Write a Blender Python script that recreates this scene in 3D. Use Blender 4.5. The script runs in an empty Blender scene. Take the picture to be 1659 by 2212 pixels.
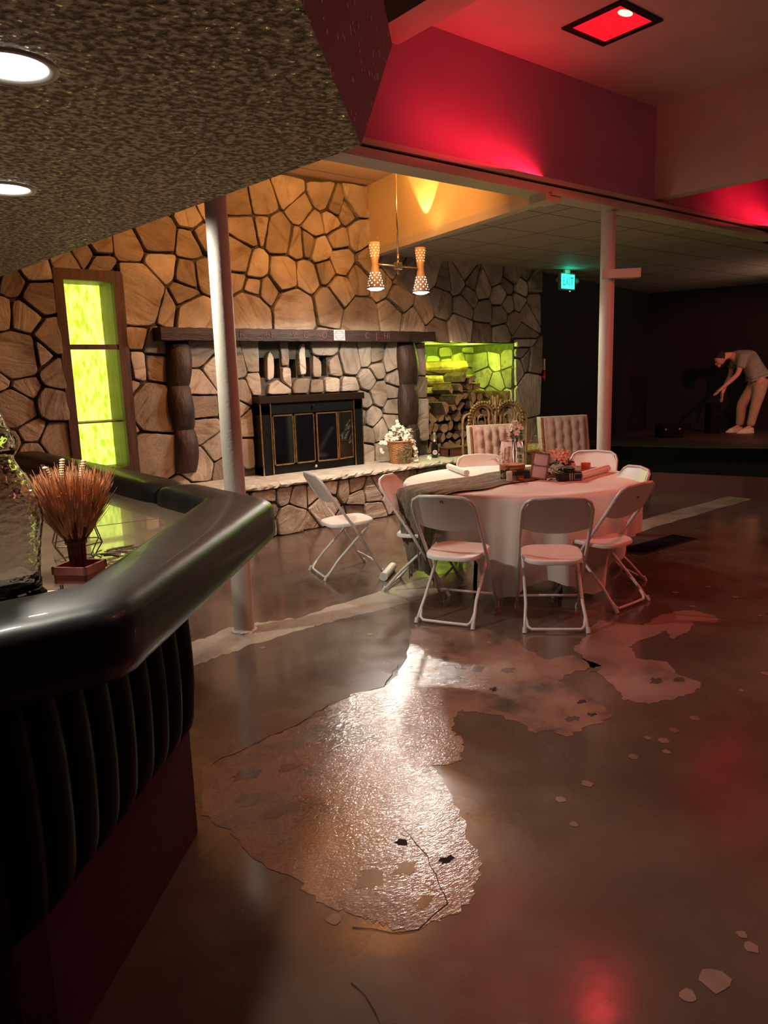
import bpy, math, random
from mathutils import Vector, Matrix
import mathutils
random.seed(7)
R = math.radians
PI = math.pi
S = bpy.context.scene
COL = S.collection

# ------------------------------------------------------------------ helpers
class MB:
    """collects shapes, then builds them as one mesh object"""
    def __init__(s):
        s.v = []; s.f = []; s.mi = []; s.col = []
    def add(s, vs, fs, m=0, c=None):
        o = len(s.v)
        s.v += [tuple(p) for p in vs]
        for f in fs:
            s.f.append([i + o for i in f]); s.mi.append(m); s.col.append(c if c is not None else .5)
        return s
    def box(s, c, d, rz=0, m=0, M=None):
        x, y, z = [a / 2 for a in d]
        vs = [Vector((a * x, b * y, e * z)) for a in (-1, 1) for b in (-1, 1) for e in (-1, 1)]
        T = Matrix.Translation(c) @ Matrix.Rotation(rz, 4, 'Z')
        if M is not None: T = T @ M
        vs = [T @ v for v in vs]
        return s.add(vs, [(0, 1, 3, 2), (4, 6, 7, 5), (0, 4, 5, 1), (2, 3, 7, 6), (0, 2, 6, 4), (1, 5, 7, 3)], m)
    def box2(s, a, b, m=0):
        return s.box([(p + q) / 2 for p, q in zip(a, b)], [abs(q - p) for p, q in zip(a, b)], m=m)
    def rbox(s, c, d, r=.01, rz=0, m=0, n=3):
        """box with rounded vertical edges and soft top rim"""
        x, y, z = [a / 2 for a in d]; r = min(r, x * .99, y * .99)
        def ring(ins, zz):
            o = []
            for k, (sx, sy) in enumerate(((1, 1), (-1, 1), (-1, -1), (1, -1))):
                for j in range(n + 1):
                    a = (k + j / n) * PI / 2
                    o.append(Vector((sx * (x - r) + (r - ins) * math.cos(a), sy * (y - r) + (r - ins) * math.sin(a), zz)))
            return o
        e = min(r * .5, z * .5)
        rs = [ring(e, -z), ring(0, -z + e), ring(0, z - e), ring(e, z)]
        T = Matrix.Translation(c) @ Matrix.Rotation(rz, 4, 'Z')
        k = len(rs[0]); vs = [T @ v for q in rs for v in q]
        fs = [(i * k + j, i * k + (j + 1) % k, (i + 1) * k + (j + 1) % k, (i + 1) * k + j) for i in range(3) for j in range(k)]
        fs += [tuple(reversed(range(k))), tuple(range(3 * k, 4 * k))]
        return s.add(vs, fs, m)
    def cyl(s, a, b, r0, r1=None, n=16, m=0, cap=True):
        return s.tube([a, b], [r0, r0 if r1 is None else r1], n, m, cap)
    def tube(s, pts, r, n=8, m=0, cap=True, c=None):
        P = [Vector(p) for p in pts]; k = len(P)
        if not hasattr(r, '__len__'): r = [r] * k
        vs = []; prev = None
        for i in range(k):
            t = (P[min(i + 1, k - 1)] - P[max(i - 1, 0)])
            if t.length < 1e-9: t = Vector((0, 0, 1))
            t.normalize()
            if prev is None:
                u = t.orthogonal().normalized()
            else:
                u = prev - t * prev.dot(t)
                u = u.normalized() if u.length > 1e-6 else t.orthogonal().normalized()
            prev = u; w = t.cross(u)
            for j in range(n):
                a = 2 * PI * j / n
                vs.append(P[i] + (u * math.cos(a) + w * math.sin(a)) * r[i])
        fs = [(i * n + j, i * n + (j + 1) % n, (i + 1) * n + (j + 1) % n, (i + 1) * n + j) for i in range(k - 1) for j in range(n)]
        if cap: fs += [tuple(reversed(range(n))), tuple(range((k - 1) * n, k * n))]
        return s.add(vs, fs, m, c)
    def lathe(s, prof, n=24, c=(0, 0, 0), m=0, cap=False, T=None):
        vs = []
        for r, z in prof:
            for j in range(n):
                a = 2 * PI * j / n
                v = Vector((r * math.cos(a), r * math.sin(a), z))
                if T is not None: v = T @ v
                vs.append(v + Vector(c))
        k = len(prof)
        fs = [(i * n + j, i * n + (j + 1) % n, (i + 1) * n + (j + 1) % n, (i + 1) * n + j) for i in range(k - 1) for j in range(n)]
        if cap: fs += [tuple(reversed(range(n))), tuple(range((k - 1) * n, k * n))]
        return s.add(vs, fs, m)
    def ball(s, c, r, n=10, sc=(1, 1, 1), m=0):
        h = max(4, n // 2)
        vs = [Vector((0, 0, -1))]
        for i in range(1, h):
            p = -PI / 2 + PI * i / h
            vs += [Vector((math.cos(p) * math.cos(2 * PI * j / n), math.cos(p) * math.sin(2 * PI * j / n), math.sin(p))) for j in range(n)]
        vs.append(Vector((0, 0, 1)))
        vs = [Vector((v.x * sc[0], v.y * sc[1], v.z * sc[2])) * r + Vector(c) for v in vs]
        fs = [(0, 1 + (j + 1) % n, 1 + j) for j in range(n)]
        for i in range(h - 2):
            a = 1 + i * n
            fs += [(a + j, a + (j + 1) % n, a + n + (j + 1) % n, a + n + j) for j in range(n)]
        a = 1 + (h - 2) * n; e = len(vs) - 1
        fs += [(a + j, a + (j + 1) % n, e) for j in range(n)]
        return s.add(vs, fs, m)
    def prism(s, poly, z0, z1, m=0, T=None, c=None):
        """poly = 2-D outline, extruded along z (then transformed)"""
        k = len(poly)
        vs = [Vector((p[0], p[1], z0)) for p in poly] + [Vector((p[0], p[1], z1)) for p in poly]
        if T is not None: vs = [T @ v for v in vs]
        fs = [tuple(reversed(range(k))), tuple(range(k, 2 * k))] + [(i, (i + 1) % k, k + (i + 1) % k, k + i) for i in range(k)]
        return s.add(vs, fs, m, c)
    def build(s, name, mat, parent=None, smooth=False, loc=None, rz=None, angle=None):
        me = bpy.data.meshes.new(name)
        me.from_pydata(s.v, [], s.f)
        mats = mat if isinstance(mat, (list, tuple)) else [mat]
        for q in mats: me.materials.append(q)
        if len(mats) > 1: me.polygons.foreach_set('material_index', s.mi)
        a = me.attributes.new('tint', 'FLOAT', 'FACE')
        a.data.foreach_set('value', s.col)
        if smooth: me.polygons.foreach_set('use_smooth', [True] * len(me.polygons))
        me.validate(); me.update()
        if angle is not None:
            try: me.set_sharp_from_angle(angle=angle)
            except Exception: pass
        o = bpy.data.objects.new(name, me); COL.objects.link(o)
        if parent is not None: o.parent = parent
        if loc is not None: o.location = loc
        if rz is not None: o.rotation_euler.z = rz
        return o

def tag(o, label=None, cat=None, group=None, kind=None):
    if label: o['label'] = label
    if cat: o['category'] = cat
    if group: o['group'] = group
    if kind: o['kind'] = kind
    return o
def empty(name, loc=(0, 0, 0), rz=0, label=None, cat=None, group=None):
    o = bpy.data.objects.new(name, None); COL.objects.link(o)
    o.empty_display_size = .05
    o.location = loc; o.rotation_euler = (0, 0, rz)
    return tag(o, label, cat, group)
KIDS = {}
def kids(o): return [c for c in COL.objects if c.parent == o]
def copy_tree(o, parent=None):
    ks = kids(o)
    c = o.copy(); COL.objects.link(c)
    if parent is not None: c.parent = parent
    for k in ks: copy_tree(k, c)
    return c
def struct(o):
    o['kind'] = 'structure'; return o

# ------------------------------------------------------------------ materials
def nodes(name):
    m = bpy.data.materials.new(name); m.use_nodes = True
    return m, m.node_tree, m.node_tree.nodes['Principled BSDF']
def mat(name, col, rough=.5, metal=0, var=0, scale=8, bump=0, bscale=40, trans=0, ior=1.45, emit=None, es=1, spec=None, coat=0, sheen=0, tint=False, stretch=None, alpha=1):
    m, t, b = nodes(name)
    b.inputs['Base Color'].default_value = (*col, 1)
    b.inputs['Roughness'].default_value = rough
    b.inputs['Metallic'].default_value = metal
    b.inputs['IOR'].default_value = ior
    b.inputs['Transmission Weight'].default_value = trans
    b.inputs['Coat Weight'].default_value = coat
    b.inputs['Sheen Weight'].default_value = sheen
    if spec is not None: b.inputs['Specular IOR Level'].default_value = spec
    if emit:
        b.inputs['Emission Color'].default_value = (*emit, 1); b.inputs['Emission Strength'].default_value = es
    N, Lk = t.nodes, t.links
    tc = N.new('ShaderNodeTexCoord'); src = tc.outputs['Object']
    if stretch:
        mp = N.new('ShaderNodeMapping'); mp.inputs['Scale'].default_value = stretch
        Lk.new(src, mp.inputs[0]); src = mp.outputs[0]
    if var or tint:
        nz = N.new('ShaderNodeTexNoise'); nz.inputs['Scale'].default_value = scale; nz.inputs['Detail'].default_value = 6
        Lk.new(src, nz.inputs['Vector'])
        mx = N.new('ShaderNodeMix'); mx.data_type = 'RGBA'
        d = [max(0, c * (1 - var)) for c in col]; e = [min(1, c * (1 + var)) for c in col]
        mx.inputs[6].default_value = (*d, 1); mx.inputs[7].default_value = (*e, 1)
        mr = N.new('ShaderNodeMapRange'); mr.inputs[1].default_value = .3; mr.inputs[2].default_value = .7
        Lk.new(nz.outputs[0], mr.inputs[0]); Lk.new(mr.outputs[0], mx.inputs[0])
        out = mx.outputs[2]
        if tint:
            at = N.new('ShaderNodeAttribute'); at.attribute_name = 'tint'
            m2 = N.new('ShaderNodeMix'); m2.data_type = 'RGBA'; m2.blend_type = 'MULTIPLY'; m2.inputs[0].default_value = 1
            cr = N.new('ShaderNodeValToRGB')
            cr.color_ramp.elements[0].color = (.55, .47, .40, 1); cr.color_ramp.elements[1].color = (1.25, 1.2, 1.15, 1)
            Lk.new(at.outputs['Fac'], cr.inputs[0]); Lk.new(out, m2.inputs[6]); Lk.new(cr.outputs[0], m2.inputs[7])
            out = m2.outputs[2]
        Lk.new(out, b.inputs['Base Color'])
    if bump:
        n2 = N.new('ShaderNodeTexNoise'); n2.inputs['Scale'].default_value = bscale; n2.inputs['Detail'].default_value = 5
        Lk.new(src, n2.inputs['Vector'])
        bp = N.new('ShaderNodeBump'); bp.inputs['Strength'].default_value = bump; bp.inputs['Distance'].default_value = .01
        Lk.new(n2.outputs[0], bp.inputs['Height']); Lk.new(bp.outputs[0], b.inputs['Normal'])
    return m

M = {}
M['stone'] = mat('fieldstone', (.40, .335, .26), .8, var=.32, scale=5, bump=.9, bscale=14, tint=True)
def stone_mat():
    m = mat('fieldstone', (.36, .325, .27), .8, var=.34, scale=3.2, tint=True)
    t = m.node_tree; N, Lk = t.nodes, t.links; b = N['Principled BSDF']
    tc = N.new('ShaderNodeTexCoord'); at = N.new('ShaderNodeAttribute'); at.attribute_name = 'tint'
    # every stone gets its own grain direction
    rt = N.new('ShaderNodeVectorRotate'); rt.rotation_type = 'Y_AXIS'; ml = N.new('ShaderNodeMath'); ml.operation = 'MULTIPLY'; ml.inputs[1].default_value = 40
    Lk.new(at.outputs['Fac'], ml.inputs[0]); Lk.new(ml.outputs[0], rt.inputs['Angle']); Lk.new(tc.outputs['Object'], rt.inputs['Vector'])
    mp = N.new('ShaderNodeMapping'); mp.inputs['Scale'].default_value = (5, 5, 1.3); Lk.new(rt.outputs[0], mp.inputs[0])
    a = N.new('ShaderNodeTexNoise'); a.inputs['Scale'].default_value = 2.2; a.inputs['Detail'].default_value = 8; a.inputs['Distortion'].default_value = .8; Lk.new(mp.outputs[0], a.inputs['Vector'])
    c = N.new('ShaderNodeTexNoise'); c.inputs['Scale'].default_value = 34; c.inputs['Detail'].default_value = 4; Lk.new(tc.outputs['Object'], c.inputs['Vector'])
    ad = N.new('ShaderNodeMath'); ad.operation = 'MULTIPLY_ADD'; ad.inputs[1].default_value = .22; Lk.new(c.outputs[0], ad.inputs[0]); Lk.new(a.outputs[0], ad.inputs[2])
    bp = N.new('ShaderNodeBump'); bp.inputs['Strength'].default_value = .8; bp.inputs['Distance'].default_value = .035
    Lk.new(ad.outputs[0], bp.inputs['Height']); Lk.new(bp.outputs[0], b.inputs['Normal'])
    # rusty veins in the stone itself
    src = b.inputs['Base Color'].links[0].from_socket
    cr = N.new('ShaderNodeValToRGB'); cr.color_ramp.elements[0].position = .30; cr.color_ramp.elements[0].color = (.66, .54, .42, 1); cr.color_ramp.elements[1].position = .46; cr.color_ramp.elements[1].color = (1, 1, 1, 1)
    Lk.new(a.outputs[0], cr.inputs[0]); mx = N.new('ShaderNodeMix'); mx.data_type = 'RGBA'; mx.blend_type = 'MULTIPLY'; mx.inputs[0].default_value = 1
    Lk.new(src, mx.inputs[6]); Lk.new(cr.outputs[0], mx.inputs[7]); Lk.new(mx.outputs[2], b.inputs['Base Color'])
    return m
M['stone'] = stone_mat()
M['mortar'] = mat('mortar', (.060, .055, .042), .95, var=.3, scale=12, bump=.5)
M['slab'] = mat('hearth_slab', (.46, .43, .36), .7, var=.2, scale=7, bump=.7, bscale=22)
M['black'] = mat('black_paint', (.006, .006, .006), .7)
M['blackwall'] = mat('black_wall', (.008, .006, .006), .85, bump=.2)
M['blackmetal'] = mat('black_metal', (.012, .013, .014), .35, metal=.6)
M['brass'] = mat('antique_brass', (.62, .40, .17), .32, metal=1, var=.35, scale=20)
M['oldwood'] = mat('dark_timber', (.024, .010, .0065), .6, var=.6, scale=9, bump=.8, bscale=20, stretch=(.6, 3, 3))
M['postwood'] = mat('carved_timber', (.035, .017, .011), .6, var=.6, scale=6, bump=.8, bscale=16, stretch=(2, 2, .6))
M['brand'] = mat('branded_mark', (.11, .045, .032), .8)
M['windowwood'] = mat('window_box_wood', (.07, .030, .016), .55, var=.5, scale=8, bump=.3, stretch=(3, 3, .5))
M['jambwood'] = mat('box_lining_wood', (.20, .17, .06), .5, var=.5, scale=9, stretch=(6, 6, .4))
M['white'] = mat('white_plastic', (.80, .78, .74), .38, bump=.05, bscale=120)
M['whitemetal'] = mat('white_enamel_tube', (.72, .69, .66), .3)
M['foot'] = mat('worn_foot_cap', (.62, .58, .54), .5)
M['ink'] = mat('dark_ink', (.02, .02, .02), .7)
M['cream'] = mat('cream_paint', (.50, .44, .34), .55, var=.05, scale=3)
M['colpaint'] = mat('column_paint', (.52, .475, .41), .5, var=.06, scale=10, bump=.15, bscale=60)
M['yellowwall'] = mat('soffit_paint', (.62, .50, .28), .55, var=.06, scale=2)
M['mauve'] = mat('mauve_paint', (.42, .18, .30), .7, var=.06, scale=2)
M['ceil'] = mat('ceiling_paint', (.60, .50, .44), .8, var=.08, scale=2)
M['leather'] = mat('black_leatherette', (.007, .0065, .006), .42, spec=.4, var=.3, scale=5, bump=.14, bscale=9, coat=.08)
M['panelleather'] = mat('panel_leatherette', (.004, .0038, .0035), .6, spec=.15, bump=.1, bscale=14)
M['burgundy'] = mat('burgundy_carpet', (.045, .004, .014), .9, var=.25, scale=60, bump=.3, bscale=200)
M['counter'] = mat('counter_laminate', (.15, .11, .075), .24, var=.16, scale=6, bump=.04, bscale=10, coat=.8)
M['cloth'] = mat('white_tablecloth', (.78, .73, .68), .75, bump=.12, bscale=16, sheen=.2)
M['gauze'] = mat('sage_gauze', (.21, .175, .125), .95, var=.45, scale=26, bump=.9, bscale=40, stretch=(1, 6, 1))
M['tufted'] = mat('tufted_velvet', (.40, .25, .20), .7, var=.12, scale=20, sheen=.5, bump=.25, bscale=70)
M['edgewelt'] = mat('cream_side_fabric', (.50, .46, .34), .8, var=.15, scale=30)
M['chairwood'] = mat('chestnut_wood', (.24, .09, .04), .4, var=.3, scale=12)
M['rattan'] = mat('rattan_cane', (.24, .145, .065), .5, var=.3, scale=25, bump=.4, bscale=90)
M['glass'] = mat('clear_glass', (1, 1, 1), .02, trans=1, ior=1.45)
M['cglass'] = None
M['amber'] = mat('amber_glass', (.80, .22, .07), .12, trans=.85, ior=1.4)
M['wooddisc'] = mat('wood_slice', (.40, .17, .07), .6, var=.35, scale=18)
M['bark'] = mat('dark_bark', (.07, .035, .02), .9, var=.5, scale=20, bump=.8)
M['logend'] = mat('split_log', (.33, .20, .12), .8, var=.4, scale=14, bump=.6, bscale=30, tint=True)
M['wicker'] = mat('wicker', (.50, .26, .10), .6, var=.35, scale=40, bump=.8, bscale=60, stretch=(1, 1, 4))
M['leaf'] = mat('silk_leaf', (.10, .16, .08), .6, var=.4, scale=20)
M['darkleaf'] = mat('dark_leaf', (.020, .028, .016), .5)
M['petal'] = mat('white_petal', (.82, .80, .68), .7, var=.08, scale=30)
M['peach'] = mat('peach_petal', (.80, .50, .36), .7, var=.15, scale=20)
M['dryleaf'] = mat('dried_leaf', (.52, .26, .15), .8, var=.3, scale=20)
M['moss'] = mat('dried_moss', (.30, .26, .13), .9, var=.5, scale=60)
M['wheat'] = mat('dried_wheat', (.60, .27, .12), .8, var=.35, scale=30)
M['wheatdark'] = mat('wheat_stems', (.20, .05, .03), .8, var=.4, scale=40)
M['bunny'] = mat('cream_grass_head', (.66, .55, .36), .9)
M['terracotta'] = mat('terracotta_tray', (.30, .085, .065), .75, var=.15, scale=12)
M['twig'] = mat('twig', (.10, .06, .03), .8, var=.4, scale=30)
M['wire'] = mat('bronze_wire', (.12, .09, .04), .35, metal=.8)
M['champ'] = mat('bottle_glass', (.006, .010, .006), .08, coat=.5)
M['foil'] = mat('silver_foil', (.75, .70, .62), .28, metal=.9, bump=.3, bscale=80)
M['label'] = mat('paper_label', (.66, .60, .55), .7)
M['labelred'] = mat('label_print', (.35, .08, .08), .7)
M['greysign'] = mat('grey_sign', (.24, .25, .27), .5)
M['signedge'] = mat('pale_sign_print', (.62, .58, .60), .5)
M['cameraplastic'] = mat('camera_plastic', (.012, .012, .013), .35)
M['pinkcard'] = mat('card_paper', (.72, .62, .62), .6)
M['gildwood'] = mat('frame_wood', (.30, .15, .06), .45, var=.2)
M['chrome'] = mat('brushed_nickel', (.70, .62, .50), .25, metal=1)
M['shade'] = mat('cone_shade_paint', (.42, .30, .20), .4)
M['skin'] = mat('skin', (.62, .30, .22), .55)
M['shirt'] = mat('grey_green_shirt', (.25, .27, .235), .85, var=.12, scale=9, bump=.3, bscale=14)
M['khaki'] = mat('khaki_trousers', (.42, .29, .20), .85, var=.12, scale=9, bump=.3, bscale=14)
M['shoe'] = mat('pale_sneaker', (.62, .52, .44), .6)
M['hair'] = mat('dark_hair', (.02, .012, .010), .8)
M['stage'] = mat('stage_black', (.005, .0045, .0045), .9, var=.3, spec=.1)
M['stagefront'] = mat('stage_skirt', (.085, .020, .022), .7)
M['stagefloor'] = mat('stage_floor', (.055, .035, .030), .5)
M['grille'] = mat('floor_grille', (.015, .010, .010), .5)
M['redext'] = mat('red_enamel', (.45, .02, .02), .4)

def emis(name, col, s, base=(.5, .5, .5)):
    return mat(name, base, .5, emit=col, es=s)
M['bulbwhite'] = emis('lit_lamp_white', (1, .95, .86), 260)
M['bulbamber'] = emis('lit_lamp_amber', (1, .72, .34), 14)
M['canglow'] = emis('lit_can_lamp', (1, .95, .84), 9)
M['exitglow'] = emis('exit_face', (.02, .95, .72), 1.7)
M['ledglow'] = emis('indicator_lamp', (1, .75, .35), 6)

# lime translucent panel: mottled, lit from behind
m, t, b = nodes('lime_panel'); M['lime'] = m
N, Lk = t.nodes, t.links
tc = N.new('ShaderNodeTexCoord'); mp = N.new('ShaderNodeMapping'); mp.inputs['Scale'].default_value = (14, 14, 5)
nz = N.new('ShaderNodeTexNoise'); nz.inputs['Scale'].default_value = 2.2; nz.inputs['Detail'].default_value = 8
n3 = N.new('ShaderNodeTexNoise'); n3.inputs['Scale'].default_value = 1.3
Lk.new(tc.outputs['Object'], mp.inputs[0]); Lk.new(mp.outputs[0], nz.inputs['Vector']); Lk.new(tc.outputs['Object'], n3.inputs['Vector'])
cr = N.new('ShaderNodeValToRGB'); cr.color_ramp.elements[0].position = .35; cr.color_ramp.elements[1].position = .62
cr.color_ramp.elements[0].color = (.33, .50, .015, 1); cr.color_ramp.elements[1].color = (.80, .95, .16, 1)
Lk.new(nz.outputs[0], cr.inputs[0]); Lk.new(cr.outputs[0], b.inputs['Emission Color'])
b.inputs['Emission Strength'].default_value = 1.9
b.inputs['Base Color'].default_value = (.5, .6, .1, 1)

# popcorn plaster with glitter over the bar
m, t, b = nodes('popcorn_plaster'); M['popcorn'] = m
N, Lk = t.nodes, t.links
tc = N.new('ShaderNodeTexCoord')
v1 = N.new('ShaderNodeTexNoise'); v1.inputs['Scale'].default_value = 48; v1.inputs['Detail'].default_value = 3
v2 = N.new('ShaderNodeTexVoronoi'); v2.inputs['Scale'].default_value = 130
bp = N.new('ShaderNodeBump'); bp.inputs['Strength'].default_value = 1; bp.inputs['Distance'].default_value = .02
Lk.new(tc.outputs['Object'], v1.inputs['Vector']); Lk.new(tc.outputs['Object'], v2.inputs['Vector'])
Lk.new(v1.outputs[0], bp.inputs['Height']); Lk.new(bp.outputs[0], b.inputs['Normal'])
cr = N.new('ShaderNodeValToRGB'); cr.color_ramp.elements[0].position = .42; cr.color_ramp.elements[1].position = .62
cr.color_ramp.elements[0].color = (.20, .175, .13, 1); cr.color_ramp.elements[1].color = (.78, .70, .54, 1)
Lk.new(v1.outputs[0], cr.inputs[0]); Lk.new(cr.outputs[0], b.inputs['Base Color'])
b.inputs['Roughness'].default_value = .75
# glitter: few cells are small mirrors
gt = N.new('ShaderNodeMath'); gt.operation = 'GREATER_THAN'; gt.inputs[1].default_value = .965
sc_ = N.new('ShaderNodeSeparateColor'); Lk.new(v2.outputs['Color'], sc_.inputs[0]); Lk.new(sc_.outputs[0], gt.inputs[0]); Lk.new(gt.outputs[0], b.inputs['Metallic'])
mr = N.new('ShaderNodeMapRange'); mr.inputs[3].default_value = .75; mr.inputs[4].default_value = .28
Lk.new(gt.outputs[0], mr.inputs[0]); Lk.new(mr.outputs[0], b.inputs['Roughness'])
m, t, b = nodes('mauve_glitter'); M['mauveglitter'] = m
N, Lk = t.nodes, t.links
tc = N.new('ShaderNodeTexCoord'); v2 = N.new('ShaderNodeTexVoronoi'); v2.inputs['Scale'].default_value = 70
Lk.new(tc.outputs['Object'], v2.inputs['Vector'])
sp = N.new('ShaderNodeSeparateColor'); Lk.new(v2.outputs['Color'], sp.inputs[0])
gt = N.new('ShaderNodeMath'); gt.operation = 'GREATER_THAN'; gt.inputs[1].default_value = .985
Lk.new(sp.outputs[0], gt.inputs[0])
mx = N.new('ShaderNodeMix'); mx.data_type = 'RGBA'; mx.inputs[6].default_value = (.17, .07, .13, 1); mx.inputs[7].default_value = (.8, .7, .7, 1)
Lk.new(gt.outputs[0], mx.inputs[0]); Lk.new(mx.outputs[2], b.inputs['Base Color']); b.inputs['Roughness'].default_value = .6
nz = N.new('ShaderNodeTexNoise'); nz.inputs['Scale'].default_value = 90
bp = N.new('ShaderNodeBump'); bp.inputs['Strength'].default_value = .5; bp.inputs['Distance'].default_value = .01
Lk.new(tc.outputs['Object'], nz.inputs['Vector']); Lk.new(nz.outputs[0], bp.inputs['Height']); Lk.new(bp.outputs[0], b.inputs['Normal'])

# tile ceiling
m, t, b = nodes('tile_ceiling'); M['tiles'] = m
N, Lk = t.nodes, t.links
tc = N.new('ShaderNodeTexCoord'); mp = N.new('ShaderNodeMapping')
mp.inputs['Location'].default_value = (-5.90, -4.76, 0); Lk.new(tc.outputs['Object'], mp.inputs[0])
br = N.new('ShaderNodeTexBrick'); br.offset = 0; br.inputs['Scale'].default_value = 1
br.inputs['Brick Width'].default_value = .72; br.inputs['Row Height'].default_value = .69
br.inputs['Mortar Size'].default_value = .009; br.inputs['Mortar Smooth'].default_value = .1
br.inputs['Color1'].default_value = (.37, .31, .26, 1); br.inputs['Color2'].default_value = (.33, .28, .235, 1); br.inputs['Mortar'].default_value = (.05, .04, .035, 1)
Lk.new(mp.outputs[0], br.inputs['Vector']); Lk.new(br.outputs['Color'], b.inputs['Base Color'])
b.inputs['Roughness'].default_value = .7
bp = N.new('ShaderNodeBump'); bp.inputs['Strength'].default_value = .6; bp.inputs['Distance'].default_value = .01
Lk.new(br.outputs['Fac'], bp.inputs['Height']); bp.invert = True; Lk.new(bp.outputs[0], b.inputs['Normal'])

# plank ceiling in the fireplace recess
m, t, b = nodes('plank_ceiling'); M['planks'] = m
N, Lk = t.nodes, t.links
tc = N.new('ShaderNodeTexCoord'); br = N.new('ShaderNodeTexBrick'); br.inputs['Scale'].default_value = 1
br.inputs['Brick Width'].default_value = 9; br.inputs['Row Height'].default_value = .42; br.inputs['Mortar Size'].default_value = .008
br.inputs['Color1'].default_value = (.62, .46, .30, 1); br.inputs['Color2'].default_value = (.58, .42, .27, 1); br.inputs['Mortar'].default_value = (.2, .12, .06, 1)
Lk.new(tc.outputs['Object'], br.inputs['Vector']); Lk.new(br.outputs['Color'], b.inputs['Base Color']); b.inputs['Roughness'].default_value = .7

# concrete floor: three related finishes, sealed and glossy
def concrete(name, c0, c1, c2, rlo, rhi, bump, swirl, mottle=1.0, coat=.75):
    m, t, b = nodes(name)
    N, Lk = t.nodes, t.links
    tc = N.new('ShaderNodeTexCoord')
    a = N.new('ShaderNodeTexNoise'); a.inputs['Scale'].default_value = 1.1 * mottle; a.inputs['Detail'].default_value = 9; a.inputs['Roughness'].default_value = .62
    Lk.new(tc.outputs['Object'], a.inputs['Vector'])
    cr = N.new('ShaderNodeValToRGB'); e = cr.color_ramp.elements
    e[0].position = .34; e[0].color = (*c0, 1); e[1].position = .64; e[1].color = (*c2, 1)
    q = cr.color_ramp.elements.new(.5); q.color = (*c1, 1)
    Lk.new(a.outputs[0], cr.inputs[0])
    Lk.new(cr.outputs[0], b.inputs['Base Color'])
    r = N.new('ShaderNodeTexNoise'); r.inputs['Scale'].default_value = 3.2; r.inputs['Detail'].default_value = 5
    Lk.new(tc.outputs['Object'], r.inputs['Vector'])
    mr = N.new('ShaderNodeMapRange'); mr.inputs[1].default_value = .35; mr.inputs[2].default_value = .65; mr.inputs[3].default_value = rlo; mr.inputs[4].default_value = rhi
    Lk.new(r.outputs[0], mr.inputs[0]); Lk.new(mr.outputs[0], b.inputs['Roughness'])
    n1 = N.new('ShaderNodeTexNoise'); n1.inputs['Scale'].default_value = 7; n1.inputs['Detail'].default_value = 4
    Lk.new(tc.outputs['Object'], n1.inputs['Vector'])
    h = n1.outputs[0]
    if swirl:
        n2 = N.new('ShaderNodeTexNoise'); n2.inputs['Scale'].default_value = 34; n2.inputs['Detail'].default_value = 3; n2.inputs['Distortion'].default_value = 1.6
        mp = N.new('ShaderNodeMapping'); mp.inputs['Rotation'].default_value = (0, 0, .6); mp.inputs['Scale'].default_value = (1, 2.3, 1)
        Lk.new(tc.outputs['Object'], mp.inputs[0]); Lk.new(mp.outputs[0], n2.inputs['Vector'])
        ad = N.new('ShaderNodeMath'); ad.operation = 'MULTIPLY_ADD'; ad.inputs[1].default_value = swirl
        Lk.new(n2.outputs[0], ad.inputs[0]); Lk.new(h, ad.inputs[2]); h = ad.outputs[0]
    bp = N.new('ShaderNodeBump'); bp.inputs['Strength'].default_value = bump; bp.inputs['Distance'].default_value = .02
    Lk.new(h, bp.inputs['Height']); Lk.new(bp.outputs[0], b.inputs['Normal'])
    b.inputs['Specular IOR Level'].default_value = .5
    b.inputs['Coat Weight'].default_value = coat; b.inputs['Coat Roughness'].default_value = .15; b.inputs['Coat IOR'].default_value = 1.95
    Lk.new(bp.outputs[0], b.inputs['Coat Normal'])
    return m
M['floor'] = concrete('sealed_concrete', (.074, .047, .035), (.104, .068, .050), (.135, .09, .068), .16, .34, .05, 0)
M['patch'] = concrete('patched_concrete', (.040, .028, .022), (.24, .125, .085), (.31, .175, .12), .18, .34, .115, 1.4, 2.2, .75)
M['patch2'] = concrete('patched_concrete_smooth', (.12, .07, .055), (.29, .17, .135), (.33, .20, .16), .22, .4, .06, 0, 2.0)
M['joint'] = concrete('joint_strip_concrete', (.22, .19, .15), (.40, .35, .28), (.50, .45, .37), .2, .4, .06, .3, 2.0)
M['crack'] = mat('crack_dirt', (.02, .012, .01), .9)

# wavy clear glass for the pressed glass jar
m, t, b = nodes('rippled_glass'); M['ripple'] = m
b.inputs['Transmission Weight'].default_value = 1; b.inputs['Roughness'].default_value = .03; b.inputs['IOR'].default_value = 1.27
N, Lk = t.nodes, t.links
tc = N.new('ShaderNodeTexCoord'); nz = N.new('ShaderNodeTexVoronoi'); nz.inputs['Scale'].default_value = 38; nz.feature = 'SMOOTH_F1'
mp = N.new('ShaderNodeMapping'); mp.inputs['Scale'].default_value = (1, 1, 2.2)
Lk.new(tc.outputs['Object'], mp.inputs[0]); Lk.new(mp.outputs[0], nz.inputs['Vector'])
bp = N.new('ShaderNodeBump'); bp.inputs['Strength'].default_value = .35; bp.inputs['Distance'].default_value = .01
Lk.new(nz.outputs[0], bp.inputs['Height']); Lk.new(bp.outputs[0], b.inputs['Normal'])
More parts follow.
